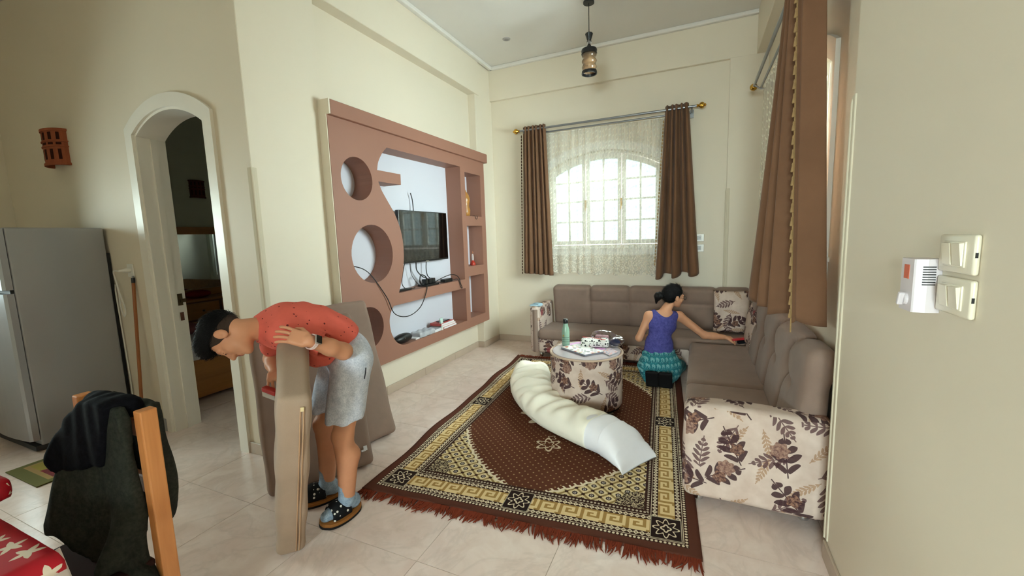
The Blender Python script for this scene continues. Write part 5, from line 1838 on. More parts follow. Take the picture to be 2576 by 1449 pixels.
# socks and slides
SOCK = heather('blue_sock', C(120, 142, 166), C(168, 186, 204), 220)
CORK = simple('cork_footbed', C(150, 98, 50), 0.8, 0.2, 60)
SOLE = simple('dark_sole', C(34, 30, 30), 0.7)
DOTS = dotted('polka_strap', C(24, 25, 28), C(226, 226, 218), 46, 0.22, 0.6, 0.75)
for an, kn, he, to, nm in ((anL, knL, heelL, toeL, 'l'), (anR, knR, heelR, toeR, 'r')):
    topk = an + (kn - an) * 0.27
    ballp = to * 0.62 + he * 0.38
    foot = [('u', rc(an, topk, 0.043, 0.044), 0), ('u', rc(an, he, 0.042, 0.040), 0.02), ('u', rc(he, ballp, 0.040, 0.040), 0.02), ('u', rc(ballp, to, 0.042, 0.031), 0.02)]
    lo = np.minimum.reduce([an, he, to, topk]) - 0.07; hi = np.maximum.reduce([an, he, to, topk]) + 0.07
    lo[2] = 0.0
    blob('sock', foot + [('i', half(topk, topk - an), 0.003), ('i', half((0, 0, 0.030), (0, 0, -1)), 0.004)], lo, hi, 0.006, SOCK, boy)
    d = to - he; d[2] = 0; Lf = np.linalg.norm(d); d /= Lf; sp = A(-d[1], d[0], 0)
    hb = he - d * 0.048; Lt = Lf + 0.085
    outl = []
    for t in np.linspace(0, 1, 40, endpoint=False):
        a = 2 * math.pi * t
        x = 0.5 - 0.5 * math.cos(a)
        w = (0.036 + 0.018 * x ** 1.2) * math.sin(a) if math.sin(a) > 0 else (0.036 + 0.016 * x) * math.sin(a)
        w *= (1.0 if abs(math.sin(a)) > 0.5 else 0.9)
        q = hb + d * (x * Lt) + sp * (np.sign(w) * abs(w) ** 0.9 * 1.28)
        outl.append((q[0], q[1]))
    sl = thing('slide_part', None, None, (0, 0, 0)) if False else None
    s1_ = MB().prism(outl, 0.002, 0.014, 'z').build('sandal_sole', SOLE, boy)
    MB().prism([((x - hb[0]) * 0.985 + hb[0], (y - hb[1]) * 0.985 + hb[1]) for x, y in outl], 0.014, 0.030, 'z').build('footbed', CORK, s1_)
    infl_ops = [('u', rc(he, ballp, 0.049, 0.051), 0), ('u', rc(ballp, to, 0.052, 0.042), 0.02), ('u', rbox(ballp * 0.7 + he * 0.3 - A(0, 0, 0.022), (0.075, 0.052, 0.022), 0.012, np.array([d, sp, A(0, 0, 1.0)])), 0.02),
                ('s', rc(he, ballp, 0.043, 0.0445), 0.002), ('s', rc(ballp, to, 0.0455, 0.034), 0.002),
                ('i', half(he + d * Lf * 0.22, -d), 0.003), ('i', half(he + d * Lf * 0.90, d), 0.003), ('i', half((0, 0, 0.012), (0, 0, -1)), 0.0)]
    blob('sandal_strap', infl_ops, lo, hi, 0.005, DOTS, boy)
# watch
wd_ = wrL - elL; wd_ /= np.linalg.norm(wd_)
wc = wrL - wd_ * 0.018
vn = A(0.55, -0.62, 0.55); vn -= wd_ * (wd_ @ vn); vn /= np.linalg.norm(vn)
ws = np.cross(wd_, vn)
wb_ = MB().tube([tuple(wc + (vn * math.cos(t) + ws * math.sin(t)) * 0.0345) for t in np.linspace(0, 2 * math.pi, 28, endpoint=False)], 0.0028, 6, True)
wb_.tube([tuple(wc + wd_ * 0.007 + (vn * math.cos(t) + ws * math.sin(t)) * 0.0345) for t in np.linspace(0, 2 * math.pi, 28, endpoint=False)], 0.0028, 6, True)
wb_.tube([tuple(wc - wd_ * 0.007 + (vn * math.cos(t) + ws * math.sin(t)) * 0.0345) for t in np.linspace(0, 2 * math.pi, 28, endpoint=False)], 0.0028, 6, True)
wt = wb_.build('watch_strap', simple('pale_pink_strap', C(224, 196, 190), 0.5), boy)
MB().obox(wc + vn * 0.033 - wd_ * 0.019 - ws * 0.021, wd_ * 0.038, ws * 0.042, vn * 0.010, 0.004, 3).build('watch_case', simple('silver_case', C(200, 196, 194), 0.3, metal=0.8), wt)
m = M('watch_glass'); m.color(C(8, 8, 9)); m.set(Roughness=0.1)
MB().obox(wc + vn * 0.0425 - wd_ * 0.0165 - ws * 0.0185, wd_ * 0.033, ws * 0.037, vn * 0.0015, 0.0006, 2).build('watch_face', m.m, wt)
# hair, brows, eyes, lips
hair_ops = [('u', ell(HP(0, -0.014, 0.030), (0.079, 0.100, 0.093), HR), 0),
            ('u', ell(HP(0, 0.036, 0.088), (0.066, 0.070, 0.046), HR), 0.03),
            ('u', ell(HP(0, -0.045, 0.055), (0.072, 0.066, 0.062), HR), 0.03),
            ('i', half(HP(0, 0.080, 0.062), HR[1] * 0.38 - HR[2] * 0.92), 0.014),
            ('i', half(HP(0, -0.08, -0.045), -HR[2]), 0.01),
            ('d', lambda P: 0.0008 * np.sin(P[:, 0] * 210 + 3 * np.sin(P[:, 2] * 150)), 0)]
_h = blob('hair', hair_ops, hdc - 0.16, hdc + 0.16, 0.0045, HAIR, boy)
strands('hair_strands', _h, 2, 0.030, 0.0011, lambda p: HR[1] * 0.8 + HR[2] * 0.5, HAIR, boy, 3, 0.30)['kind'] = 'stuff'
side_ops = [('u', ell(HP(0, -0.014, 0.028), (0.0765, 0.0968, 0.089), HR), 0), ('i', half(HP(0, 0.048, 0.02), HR[1] * 0.9 - HR[2] * 0.35), 0.006), ('i', half(HP(0, -0.06, -0.052), -HR[2] + HR[1] * 0.25), 0.008)]
blob('cropped_side_hair', side_ops, hdc - 0.16, hdc + 0.16, 0.0045, simple('cropped_hair', C(58, 46, 40), 0.7, 0.25, 120), boy)
for s in (-1, 1):
    blob('eyebrow', [('u', rc(HP(0.016 * s, 0.094, 0.022), HP(0.046 * s, 0.080, 0.024), 0.0042, 0.003), 0)], HP(0.031 * s, 0.087, 0.023) - 0.03, HP(0.031 * s, 0.087, 0.023) + 0.03, 0.003, HAIR, boy)
    blob('eyelash', [('u', rc(HP(0.019 * s, 0.0915, -0.006), HP(0.044 * s, 0.083, -0.006), 0.0026, 0.0022), 0)], HP(0.031 * s, 0.087, -0.006) - 0.03, HP(0.031 * s, 0.087, -0.006) + 0.03, 0.0025, HAIR, boy)
blob('lips', [('u', ell(HP(0, 0.0915, -0.0585), (0.0195, 0.0085, 0.005), HR), 0), ('u', ell(HP(0, 0.0895, -0.0685), (0.0175, 0.0085, 0.0055), HR), 0.001)], HP(0, 0.09, -0.063) - 0.035, HP(0, 0.09, -0.063) + 0.035, 0.0025, simple('lip', C(168, 96, 84), 0.45), boy)

# red hand brush in the far hand
rbk = thing('scrub_brush', 'small red hand brush in the far hand of the bending person', 'brush', (-2.02, 1.43, 0.78))
MB().obox((-2.085, 1.420, 0.785), (0.09, 0.01, -0.02), (0.01, -0.04, 0.0), (0.0, 0.0, 0.026), 0.008, 2).build('handle', simple('red_plastic', C(176, 44, 40), 0.4), rbk)
MB().obox((-2.08, 1.418, 0.762), (0.08, 0.009, -0.018), (0.009, -0.036, 0.0), (0.0, 0.0, 0.024)).build('bristles', simple('grey_bristle', C(190, 186, 180), 0.9), rbk)

# ---- person kneeling at the sofa, seen from behind
rt = A(0.876, 0.48, 0)            # towards the right hand side
g_hip, g_wai, g_che, g_nkb = A(-0.345, 4.42, 0.19), A(-0.352, 4.445, 0.40), A(-0.335, 4.50, 0.60), A(-0.300, 4.535, 0.735)
gshL, gshR = A(-0.452, 4.450, 0.690), A(-0.168, 4.600, 0.672)
gelL, gwrL = A(-0.545, 4.420, 0.455), A(-0.470, 4.640, 0.420)
gelR, gwrR = A(0.075, 4.690, 0.465), A(0.265, 4.745, 0.442)
gknR = A(0.335, 4.768, 0.428)
ghd = A(-0.222, 4.600, 0.878)
GR = frame_from((0.16, -0.02, 1.0), (0.78, 0.55, -0.42))


def gfr(t):
    t = t / np.linalg.norm(t); s = rt - t * (t @ rt); s /= np.linalg.norm(s)
    return np.array([s, np.cross(t, s), t])


gt = [('u', ell(g_hip, (0.175, 0.130, 0.13), gfr(g_wai - g_hip)), 0), ('u', ell(g_wai, (0.118, 0.090, 0.13), gfr(g_che - g_hip)), 0.06),
      ('u', ell(g_che, (0.140, 0.095, 0.13), gfr(g_nkb - g_wai)), 0.06), ('u', rc(gshL, gshR, 0.046, 0.046), 0.05),
      ('u', rc(g_nkb, ghd + GR[2] * -0.06 - GR[1] * 0.02, 0.052, 0.045), 0.03)]
ga = [('u', rc(gshL, gelL, 0.043, 0.036), 0.03), ('u', rc(gelL, gwrL, 0.036, 0.026), 0.02), ('u', rc(gshR, gelR, 0.045, 0.037), 0.03),
      ('u', rc(gelR, gelR * 0.5 + gwrR * 0.5, 0.038, 0.036), 0.02), ('u', rc(gelR * 0.6 + gwrR * 0.4, gwrR, 0.036, 0.025), 0.02)]
glg = []
for hp, kn, an in ((A(-0.44, 4.42, 0.15), A(-0.46, 4.76, 0.075), A(-0.42, 4.30, 0.06)), (A(-0.25, 4.45, 0.15), A(-0.16, 4.78, 0.075), A(-0.26, 4.31, 0.06))):
    glg += [('u', rc(hp, kn, 0.085, 0.055), 0.04), ('u', rc(kn, an, 0.05, 0.04), 0.02), ('u', rc(an, an + A(0, -0.03, -0.012), 0.036, 0.03), 0.02)]
ghops, GP = head_ops(ghd, GR, 0.02)
gh = hand_ops(gwrR, gknR, A(0.0, -0.1, 1.0), True, (0.55, 0.8, 0.6), 0.075, -1.0) + hand_ops(gwrL, gwrL + A(0.03, 0.07, -0.02), A(0, 0, 1.0), True, (0.4, 0.6, 0.5), 0.075, 1.0)
girl = blob('person', gt + ga + glg + ghops + gh, (-0.68, 4.14, 0.0), (0.48, 4.92, 1.04), 0.0065, SKIN2, relax=0)
girl['label'] = 'person in blue tank top and teal elephant print trousers kneeling to brush the sofa'
girl['category'] = 'person'
tank = [('u', ell(g_hip * 0.35 + g_wai * 0.65, (0.142, 0.112, 0.14), gfr(g_wai - g_hip)), 0), ('u', ell(g_wai, (0.134, 0.106, 0.14), gfr(g_che - g_hip)), 0.06),
        ('u', ell(g_che, (0.155, 0.110, 0.14), gfr(g_nkb - g_wai)), 0.06), ('u', rc(gshL * 0.8 + gshR * 0.2, gshR * 0.8 + gshL * 0.2, 0.056, 0.056), 0.05),
        ('i', half(A(-0.35, 4.43, 0.285), A(0, 0, -1)), 0.004),
        ('s', ell(g_nkb + A(0.005, -0.035, 0.045), (0.100, 0.17, 0.105), gfr(g_nkb - g_wai)), 0.006),
        ('s', rc(gshL + A(-0.01, 0.0, -0.02), gelL, 0.055, 0.055), 0.006), ('s', rc(gshR + A(0.015, 0.0, -0.02), gelR, 0.058, 0.058), 0.006),
        ('d', lambda P: 0.0028 * np.sin(48 * (P[:, 0] * 0.5 + P[:, 2]) + 2 * np.sin(P[:, 0] * 20)), 0)]
blob('tank_top', tank, (-0.58, 4.24, 0.24), (-0.06, 4.78, 0.86), 0.007, heather('indigo_jersey', C(66, 66, 128), C(86, 86, 152), 60), girl)
pants = [('u', ell(A(-0.345, 4.43, 0.175), (0.215, 0.165, 0.165), np.array([rt, A(-0.48, 0.876, 0), A(0, 0, 1.0)])), 0),
         ('u', ell(A(-0.350, 4.44, 0.30), (0.162, 0.130, 0.10), np.array([rt, A(-0.48, 0.876, 0), A(0, 0, 1.0)])), 0.06),
         ('u', rc(A(-0.44, 4.44, 0.16), A(-0.46, 4.76, 0.085), 0.112, 0.072), 0.05), ('u', rc(A(-0.24, 4.46, 0.16), A(-0.16, 4.78, 0.085), 0.112, 0.072), 0.05),
         ('u', rc(A(-0.44, 4.45, 0.075), A(-0.43, 4.32, 0.068), 0.080, 0.062), 0.04), ('u', rc(A(-0.24, 4.46, 0.075), A(-0.26, 4.33, 0.068), 0.080, 0.060), 0.04),
         ('i', half((0, 0, 0.355), (0, 0, 1)), 0.01), ('i', half((0, 0, 0.014), (0, 0, -1)), 0.004),
         ('d', lambda P: 0.005 * np.sin(70 * P[:, 0] + 30 * P[:, 2] + 2 * np.sin(P[:, 2] * 40)) * np.clip(P[:, 2] * 6, 0.2, 1), 0)]
blob('trousers', pants, (-0.66, 4.20, 0.0), (-0.02, 4.92, 0.42), 0.0075, band_mat('teal_elephant_print'), girl)
# dark slippers, soles turned to the camera
for x in (-0.392, -0.268):
    blob('slipper', [('u', rbox((x, 4.205, 0.102), (0.0635, 0.016, 0.095), 0.014, np.array(Matrix.Rotation(math.radians(-24), 3, 'X'))), 0), ('u', rbox((x, 4.245, 0.075), (0.050, 0.03, 0.055), 0.02), 0.02), ('i', half((0, 0, 0.0125), (0, 0, -1)), 0)], (x - 0.09, 4.12, 0.0), (x + 0.09, 4.32, 0.21), 0.007, simple('black_slipper', C(22, 21, 22), 0.7), girl)
ghair = [('u', ell(GP(0, -0.016, 0.032), (0.082, 0.103, 0.094), GR), 0), ('u', ell(GP(0, -0.05, 0.0), (0.070, 0.055, 0.075), GR), 0.03),
         ('i', half(GP(0, 0.070, 0.070), GR[1] * 0.80 - GR[2] * 0.60), 0.012), ('i', half(GP(0, -0.05, -0.070), -GR[2] * 0.9 + GR[1] * 0.3), 0.01),
         ('s', ell(GP(-0.082, 0.0, -0.012), (0.02, 0.026, 0.034), GR), 0.006),
         ('d', lambda P: 0.002 * np.sin(P[:, 0] * 150 + P[:, 2] * 90), 0)]
_h = blob('hair', ghair, ghd - 0.16, ghd + 0.16, 0.006, HAIR, girl)
pt = GP(0.02, -0.105, -0.005)
strands('hair_strands', _h, 2, 0.05, 0.0012, lambda p: pt - p, HAIR, girl, 4, 0.04)['kind'] = 'stuff'
blob('ponytail', [('u', ell(pt + A(-0.035, -0.01, 0.0), (0.055, 0.045, 0.042)), 0), ('u', rc(pt + A(-0.06, -0.02, -0.01), pt + A(-0.068, -0.01, -0.075), 0.035, 0.012), 0.02), ('d', lambda P: 0.003 * np.sin(P[:, 0] * 180), 0)], pt - A(0.17, 0.13, 0.16), pt + A(0.08, 0.12, 0.1), 0.006, HAIR, girl)
gl = MB()
for s in (-1, 1):
    gl.tube([tuple(GP(0.032 * s + 0.024 * math.cos(t), 0.108, -0.004 + 0.018 * math.sin(t))) for t in np.linspace(0, 2 * math.pi, 20, endpoint=False)], 0.0022, 6, True)
    gl.tube([tuple(GP(0.056 * s, 0.106, 0.0)), tuple(GP(0.076 * s, 0.06, 0.0)), tuple(GP(0.080 * s, -0.01, 0.004))], 0.0018, 6)
gl.tube([tuple(GP(-0.008, 0.110, 0.0)), tuple(GP(0.008, 0.110, 0.0))], 0.0018, 6)
gl.build('spectacles', MT['black_plastic'], girl, smooth=True)
blob('lips', [('u', ell(GP(0, 0.0915, -0.063), (0.0195, 0.009, 0.009), GR), 0)], GP(0, 0.09, -0.063) - 0.035, GP(0, 0.09, -0.063) + 0.035, 0.004, simple('lip_b', C(176, 100, 90), 0.45), girl)
# upholstery brush in her right hand
ub = thing('upholstery_brush', 'red and black hand brush sweeping the right sofa seat', 'brush', (0.42, 4.80, 0.375))
MB().obox((0.325, 4.765, 0.412), (0.16, 0.055, 0.012), (0.015, -0.045, 0.0), (-0.002, 0, 0.022), 0.006, 2).build('handle', simple('red_handle', C(178, 40, 44), 0.4), ub)
MB().obox((0.385, 4.785, 0.377), (0.105, 0.036, 0.012), (0.014, -0.045, 0.0), (0, 0, 0.036), 0.004, 1).build('bristles', simple('black_bristle', C(20, 20, 24), 0.9), ub)

# ------------------------------------------------------------------ refrigerator corner
FX0, FX1, FY0, FY1 = -5.36, -4.645, 1.315, 1.880
fg = thing('refrigerator', 'tall grey two door refrigerator standing beside the arched doorway', 'refrigerator', ((FX0 + FX1) / 2, 1.6, 0))
m = M('grey_fridge_enamel')
n = m.noise(m.coord(), 400, 1.0)
m.color(m.mix(n, C(150, 151, 154), C(164, 165, 168))); m.set(Roughness=0.3, Specular_IOR_Level=0.5, Metallic=0.2)
FRG = m.m
DOOR = simple('brushed_silver_door', C(170, 172, 178), 0.28, 0.05, 200, metal=0.6)
MB().box(FX0, FX1, FY0, FY1, 0.05, 1.736, 0.012, 3).build('cabinet', FRG, fg, smooth=True)
for nm, z0, z1 in (('fridge_door', 0.10, 1.245), ('freezer_door', 1.275, 1.730)):
    mb = MB()
    prof = [(FX0 + 0.004, FY0 - 0.004), (FX1 - 0.002, FY0 - 0.004), (FX1 - 0.002, FY0 - 0.040)]
    prof += [(FX1 - 0.02 - (FX1 - FX0 - 0.04) * t, FY0 - 0.055 - 0.022 * math.sin(math.pi * t)) for t in np.linspace(0, 1, 9)]
    prof += [(FX0 + 0.004, FY0 - 0.040)]
    mb.prism(prof, z0, z1, 'z')
    dr = mb.build(nm, DOOR, fg)
    MB().box(FX0 + 0.04, FX0 + 0.07, FY0 - 0.10, FY0 - 0.06, z0 + 0.05, min(z1 - 0.05, z0 + 0.40), 0.008, 2).build('handle', MT['chrome'], dr)
MB().box(FX0 + 0.01, FX1 - 0.01, FY0 - 0.02, FY0 + 0.02, 1.247, 1.273).build('door_gap', MT['black_rubber'], fg)
MB().box(FX0 + 0.02, FX1 - 0.02, FY0 - 0.03, FY1 - 0.02, 0.012, 0.05).build('plinth', simple('dark_plinth', C(42, 42, 44), 0.6), fg)
coil = MB().box(FX1 - 0.45, FX1 - 0.012, FY1, FY1 + 0.004, 0.1, 1.5)
coil.build('back_grille', MT['black_rubber'], fg)
MB().box(FX1 - 0.02, FX1 + 0.0, FY1 - 0.002, FY1 + 0.018, 0.15, 1.52).build('rear_edge', MT['black_rubber'], fg)
for x in (FX0 + 0.06, FX1 - 0.06):
    for y in (FY0 + 0.03, FY1 - 0.05):
        MB().lathe([(0.02, 0), (0.02, 0.014)], (x, y, 0), 10).build('foot', MT['black_rubber'], fg)
WC = simple('white_cord', C(214, 212, 206), 0.5)
pl = thing('plug', 'white plug in the wall socket between refrigerator and doorway', 'plug', (-4.345, YD - 0.02, 1.36))
MB().box(-4.395, -4.305, YD - 0.010, YD - 0.0005, 1.315, 1.425, 0.003, 1).build('socket_plate', MT['white_plastic'], pl)
MB().lathe([(0.019, 0), (0.021, 0.022), (0.013, 0.05), (0.008, 0.078)], (-4.352, YD - 0.010, 1.372), 14, Matrix.Rotation(math.radians(90), 3, 'X')).build('plug_body', MT['white_plastic'], pl, smooth=True)
tag(MB().tube(spline([(-4.352, YD - 0.088, 1.372), (-4.40, YD - 0.10, 1.368), (-4.455, YD - 0.07, 1.30), (-4.45, YD - 0.06, 1.18), (-4.42, YD - 0.05, 1.05), (-4.45, YD - 0.05, 0.98), (-4.51, YD - 0.04, 1.06), (-4.53, YD - 0.03, 1.18), (-4.58, YD - 0.02, 1.25), (-4.625, YD - 0.012, 1.20), (-4.622, YD - 0.012, 1.05), (-4.61, YD - 0.012, 0.75), (-4.60, YD - 0.012, 0.3), (-4.60, YD - 0.03, 0.12)], 8), 0.0055, 6).build('white_cable', WC, None, smooth=True), 'white refrigerator cord looping down the wall behind the appliance', 'cord')
st = thing('broom_stick', 'brown wooden stick leaning on the wall beside the doorway trim', 'stick', (-4.27, 1.80, 0))
p0, p1 = A(-4.285, 1.80, 0.0), A(-4.305, 1.885, 1.27)
MB().tube([tuple(p0), tuple(p1)], 0.0125, 10).build('shaft', wood('stick_wood', C(132, 76, 36), C(166, 100, 52), 1.0, 0.35), st, smooth=True)
MB().tube([tuple(p1 - (p1 - p0) * 0.002), tuple(p1 + (p1 - p0) * 0.03)], 0.0135, 10).build('cap', MT['black_plastic'], st, smooth=True)
MB().tube([tuple(p1 + (p1 - p0) * 0.03), tuple(p1 + (p1 - p0) * 0.043)], 0.008, 10).build('tip', MT['steel_rod'], st, smooth=True)

mt = M('floor_mat_print')
x, y, z = mt.xyz(mt.coord())
ex_ = (x / 0.245).ab().mx((y / 0.37).ab())
blobn = mt.noise(mt.coord(), 9, 1.0)
c = mt.mix(mt.ramp(blobn, 0.45, 0.55), C(126, 24, 26), C(104, 18, 22))
c = mt.mix(((x - 0.08) * (x - 0.08) + (y + 0.05) * (y + 0.05)).sq().lt(0.10 + 0.0) * blobn.gt(0.42), c, C(128, 118, 34))
c = mt.mix(((x + 0.10) * (x + 0.10) + (y + 0.22) * (y + 0.22)).sq().lt(0.09), c, C(140, 124, 40))
c = mt.mix(ex_.gt(0.72), c, C(150, 118, 66))
c = mt.mix(ex_.gt(0.80), c, C(92, 88, 30))
mt.color(c); mt.set(Roughness=0.95)
tag(MB().box(-4.46, -3.97, 1.065, 1.30, 0.0005, 0.008, 0.002, 1).box(-4.46, -3.97, 1.065, 1.80, 0.001, 0.0085, 0.002, 1).build('door_mat', mt.m), 'small red and olive green door mat on the floor in front of the refrigerator', 'mat')

# terracotta sconces
TERRA = simple('terracotta', C(150, 84, 58), 0.8, 0.12, 30)
TDARK = simple('terracotta_hole', C(54, 26, 18), 0.9)


def sconce(name, label, c, wdir, w, h, proj, mat):
    """half-round pierced clay lamp on a wall; wdir points out of the wall"""
    wd2 = A(*wdir, 0); sp = A(-wd2[1], wd2[0], 0)
    r = thing(name, label, 'wall lamp', c)
    c = A(*c)
    def P(a, rr, z): return c + sp * (math.sin(a) * w / 2 * rr) + wd2 * (math.cos(a) * proj * rr) + A(0, 0, z)
    angs = np.linspace(-math.pi / 2, math.pi / 2, 13)
    def shell(z0, z1, r0, r1):
        n = len(angs)
        V = [P(a, r1, z0) for a in angs] + [P(a, r1, z1) for a in angs] + [P(a, r0, z0) for a in angs] + [P(a, r0, z1) for a in angs]
        F = []
        for i in range(n - 1):
            F += [(i, i + 1, n + i + 1, n + i), (2 * n + i, 3 * n + i, 3 * n + i + 1, 2 * n + i + 1), (i, 2 * n + i, 2 * n + i + 1, i + 1), (n + i, n + i + 1, 3 * n + i + 1, 3 * n + i)]
        F += [(0, n, 3 * n, 2 * n), (n - 1, 3 * n - 1, 4 * n - 1, 2 * n - 1)]
        return MB().add(V, F)
    shell(0, h, 0.90, 0.97).build('shell', mat, r)
    for z0, z1 in ((0, 0.07 * h), (0.93 * h, h), (0.50 * h, 0.53 * h), (0.64 * h, 0.67 * h)):
        shell(z0, z1, 0.95, 1.05).build('band', mat, r)
    for a in (-1.0, -0.5, 0.0, 0.5, 1.0):
        for z0, z1, k in ((0.16, 0.44, 0.10), (0.70, 0.90, 0.10), (0.56, 0.62, 0.16)):
            q = [P(a - k, 0.985, z0 * h), P(a + k, 0.985, z0 * h), P(a + k, 0.985, z1 * h), P(a - k, 0.985, z1 * h)]
            q2 = [P(a - k, 0.96, z0 * h), P(a + k, 0.96, z0 * h), P(a + k, 0.96, z1 * h), P(a - k, 0.96, z1 * h)]
            MB().add(q + q2, [(0, 1, 2, 3), (7, 6, 5, 4), (0, 4, 5, 1), (1, 5, 6, 2), (2, 6, 7, 3), (3, 7, 4, 0)]).build('opening', TDARK, r)
    return r


sconce('clay_sconce', 'pierced terracotta wall lamp on the wall above the refrigerator', (-5.235, YD, 2.30), (0, -1), 0.32, 0.31, 0.10, TERRA)
sconce('clay_sconce', 'dark terracotta wall lamp on the bedroom wall above the mirror', (XK + 0.011, 3.66, 2.22), (1, 0), 0.20, 0.24, 0.06, simple('terracotta_dark', C(92, 44, 34), 0.8))

# ------------------------------------------------------------------ dining chair with jacket, table
WOOD = wood('beech', C(196, 126, 70), C(218, 150, 92), 1.2, 0.35)
WOODD = wood('beech_dark', C(150, 86, 44), C(176, 108, 60), 1.2, 0.4, 0)
ch = thing('dining_chair', 'light wooden dining chair with a jacket hung over its back', 'chair', (-1.94, 0.60, 0))
for x in (-1.735, -2.165):
    MB().box(x - 0.022, x + 0.022, 0.715, 0.767, 0.0, 1.0, 0.005, 2).build('back_post', WOOD, ch)
    MB().box(x - 0.02, x + 0.02, 0.34, 0.38, 0.0, 0.43, 0.004, 1).build('front_leg', WOOD, ch)
for z in (0.93, 0.72):
    MB().box(-2.145, -1.755, 0.728, 0.752, z - 0.035, z + 0.03, 0.004, 1).build('back_rail', WOODD, ch)
MB().box(-2.165, -1.745, 0.33, 0.715, 0.43, 0.455, 0.008, 2).build('seat', simple('dark_seat_cover', C(52, 32, 30), 0.8), ch)
MB().box(-2.155, -1.745, 0.345, 0.365, 0.36, 0.43).build('seat_rail', WOODD, ch)
for x in (-1.735, -2.165):
    MB().box(x - 0.01, x + 0.01, 0.37, 0.72, 0.18, 0.21).build('stretcher', WOOD, ch)

OLIVE = heather('olive_softshell', C(38, 40, 36), C(52, 54, 48), 90)
NAVY = heather('black_fleece', C(9, 9, 13), C(18, 18, 24), 90)
jk = thing('jacket', 'dark olive jacket with black yoke hung over the wooden chair back', 'jacket', (-1.94, 0.72, 0.4))


def folds(P):
    return 0.007 * np.sin(P[:, 0] * 38 + 2.2 * np.sin(P[:, 2] * 7)) * np.clip((1.0 - P[:, 2]) * 2.0, 0.1, 1) + 0.002 * np.sin(P[:, 0] * 80 + P[:, 2] * 21)


def xz_prism(pts, y, t, lean):
    """soft slab with an (x,z) outline; its distance from the chair back grows downwards by lean(x)"""
    g = poly_sdf(pts)
    def f(P):
        d2 = g(P[:, [0, 2]])
        dy = np.abs(P[:, 1] - (y - lean(P[:, 0]) * (1.0 - P[:, 2]))) - t
        return np.minimum(np.maximum(d2, dy), 0) + np.sqrt(np.maximum(d2, 0) ** 2 + np.maximum(dy, 0) ** 2) - 0.008
    return f


def lean_f(x): return np.clip((-1.75 - x) / 0.35, 0, 1.2) * 0.26 - 0.01


front = [(-2.02, 1.0), (-1.80, 1.008), (-1.775, 0.97), (-1.772, 0.80), (-1.765, 0.60), (-1.750, 0.26), (-1.80, 0.22), (-1.89, 0.30), (-1.94, 0.46), (-2.03, 0.53), (-2.105, 0.545), (-2.10, 0.70), (-2.09, 0.80), (-2.09, 0.90)]
blob('front_shell', [('u', xz_prism(front, 0.698, 0.010, lean_f), 0), ('u', rc((-2.07, 0.655, 0.78), (-2.075, 0.60, 0.58), 0.025, 0.03), 0.05), ('u', rc((-1.80, 0.685, 0.62), (-1.80, 0.60, 0.48), 0.02, 0.026), 0.06), ('u', rc((-1.78, 0.64, 0.50), (-1.712, 0.675, 0.36), 0.022, 0.026), 0.05), ('u', rc((-1.712, 0.60, 0.40), (-1.708, 0.69, 0.26), 0.018, 0.022), 0.06), ('d', folds, 0)], (-2.22, 0.44, 0.16), (-1.70, 0.78, 1.04), 0.008, OLIVE, jk)
back = [(-2.08, 0.99), (-1.79, 0.99), (-1.775, 0.88), (-1.765, 0.74), (-1.785, 0.60), (-1.84, 0.52), (-2.08, 0.52)]
blob('back_shell', [('u', xz_prism(back, 0.790, 0.014, lambda x: x * 0 - 0.02), 0), ('u', ell((-1.82, 0.803, 0.72), (0.05, 0.022, 0.12)), 0.03), ('d', folds, 0)], (-2.16, 0.74, 0.46), (-1.70, 0.87, 1.04), 0.010, OLIVE, jk)
yoke = [(-2.09, 0.94), (-2.0, 1.01), (-1.90, 1.022), (-1.83, 1.012), (-1.855, 0.92), (-1.875, 0.81), (-1.99, 0.79), (-2.09, 0.765), (-2.125, 0.80), (-2.12, 0.86)]
blob('yoke', [('u', xz_prism(yoke, 0.684, 0.012, lean_f), 0), ('u', rc((-2.06, 0.742, 0.985), (-1.83, 0.742, 0.995), 0.040, 0.040), 0.04), ('u', rc((-2.11, 0.655, 0.87), (-2.115, 0.63, 0.81), 0.02, 0.026), 0.04), ('d', folds, 0)],
     (-2.24, 0.54, 0.72), (-1.76, 0.82, 1.07), 0.008, NAVY, jk)
MB().box(-1.935, -1.915, 0.60, 0.604, 0.375, 0.405).build('care_label', simple('cream_label', C(206, 196, 160), 0.8), jk)

m = M('red_star_oilcloth')
x, y, z = m.xyz(m.coord('UV'))
vo = m.node('ShaderNodeTexVoronoi', voronoi_dimensions='2D', feature='F1'); m.link(m.vec(x, y), vo.inputs['Vector']); vo.inputs['Scale'].default_value = 11.0; vo.inputs['Randomness'].default_value = 0.55
px, py, _ = m.xyz(vo.outputs['Position']); cr, cg, cb = m.xyz(vo.outputs['Color'])
lx, ly = x - px, y - py
rr = (lx * lx + ly * ly).sq(); th = ly.at2(lx) + cr * 2.0
k5 = ((th * (5 / 6.28318)).fr() - 0.5).ab() * 2.0
star = rr.lt((k5.pw(1.3) * 0.62 + 0.38) * (cg * 0.012 + 0.026))
gold = (ly * 1.7 + lx - 0.02).ab().lt(0.0025) * cb.gt(0.8)
c = m.mix(star, C(178, 20, 38), C(226, 214, 196)); c = m.mix(gold, c, C(178, 140, 60))
m.color(c); m.set(Roughness=0.42, Specular_IOR_Level=0.3)
RED = m.m
TX, TY = -1.545, 0.435
tb_ = thing('dining_table', 'wooden dining table under the red star tablecloth in the foreground corner', 'table', (-2.2, -0.1, 0))
MB().box(-3.2, TX - 0.012, -0.55, TY - 0.012, 0.715, 0.742, 0.006, 2).build('tabletop', WOOD, tb_)
for x in (-3.1, TX - 0.11):
    for y in (-0.47, TY - 0.10):
        MB().box(x - 0.03, x + 0.03, y - 0.03, y + 0.03, 0, 0.715, 0.004, 1).build('leg', WOOD, tb_)
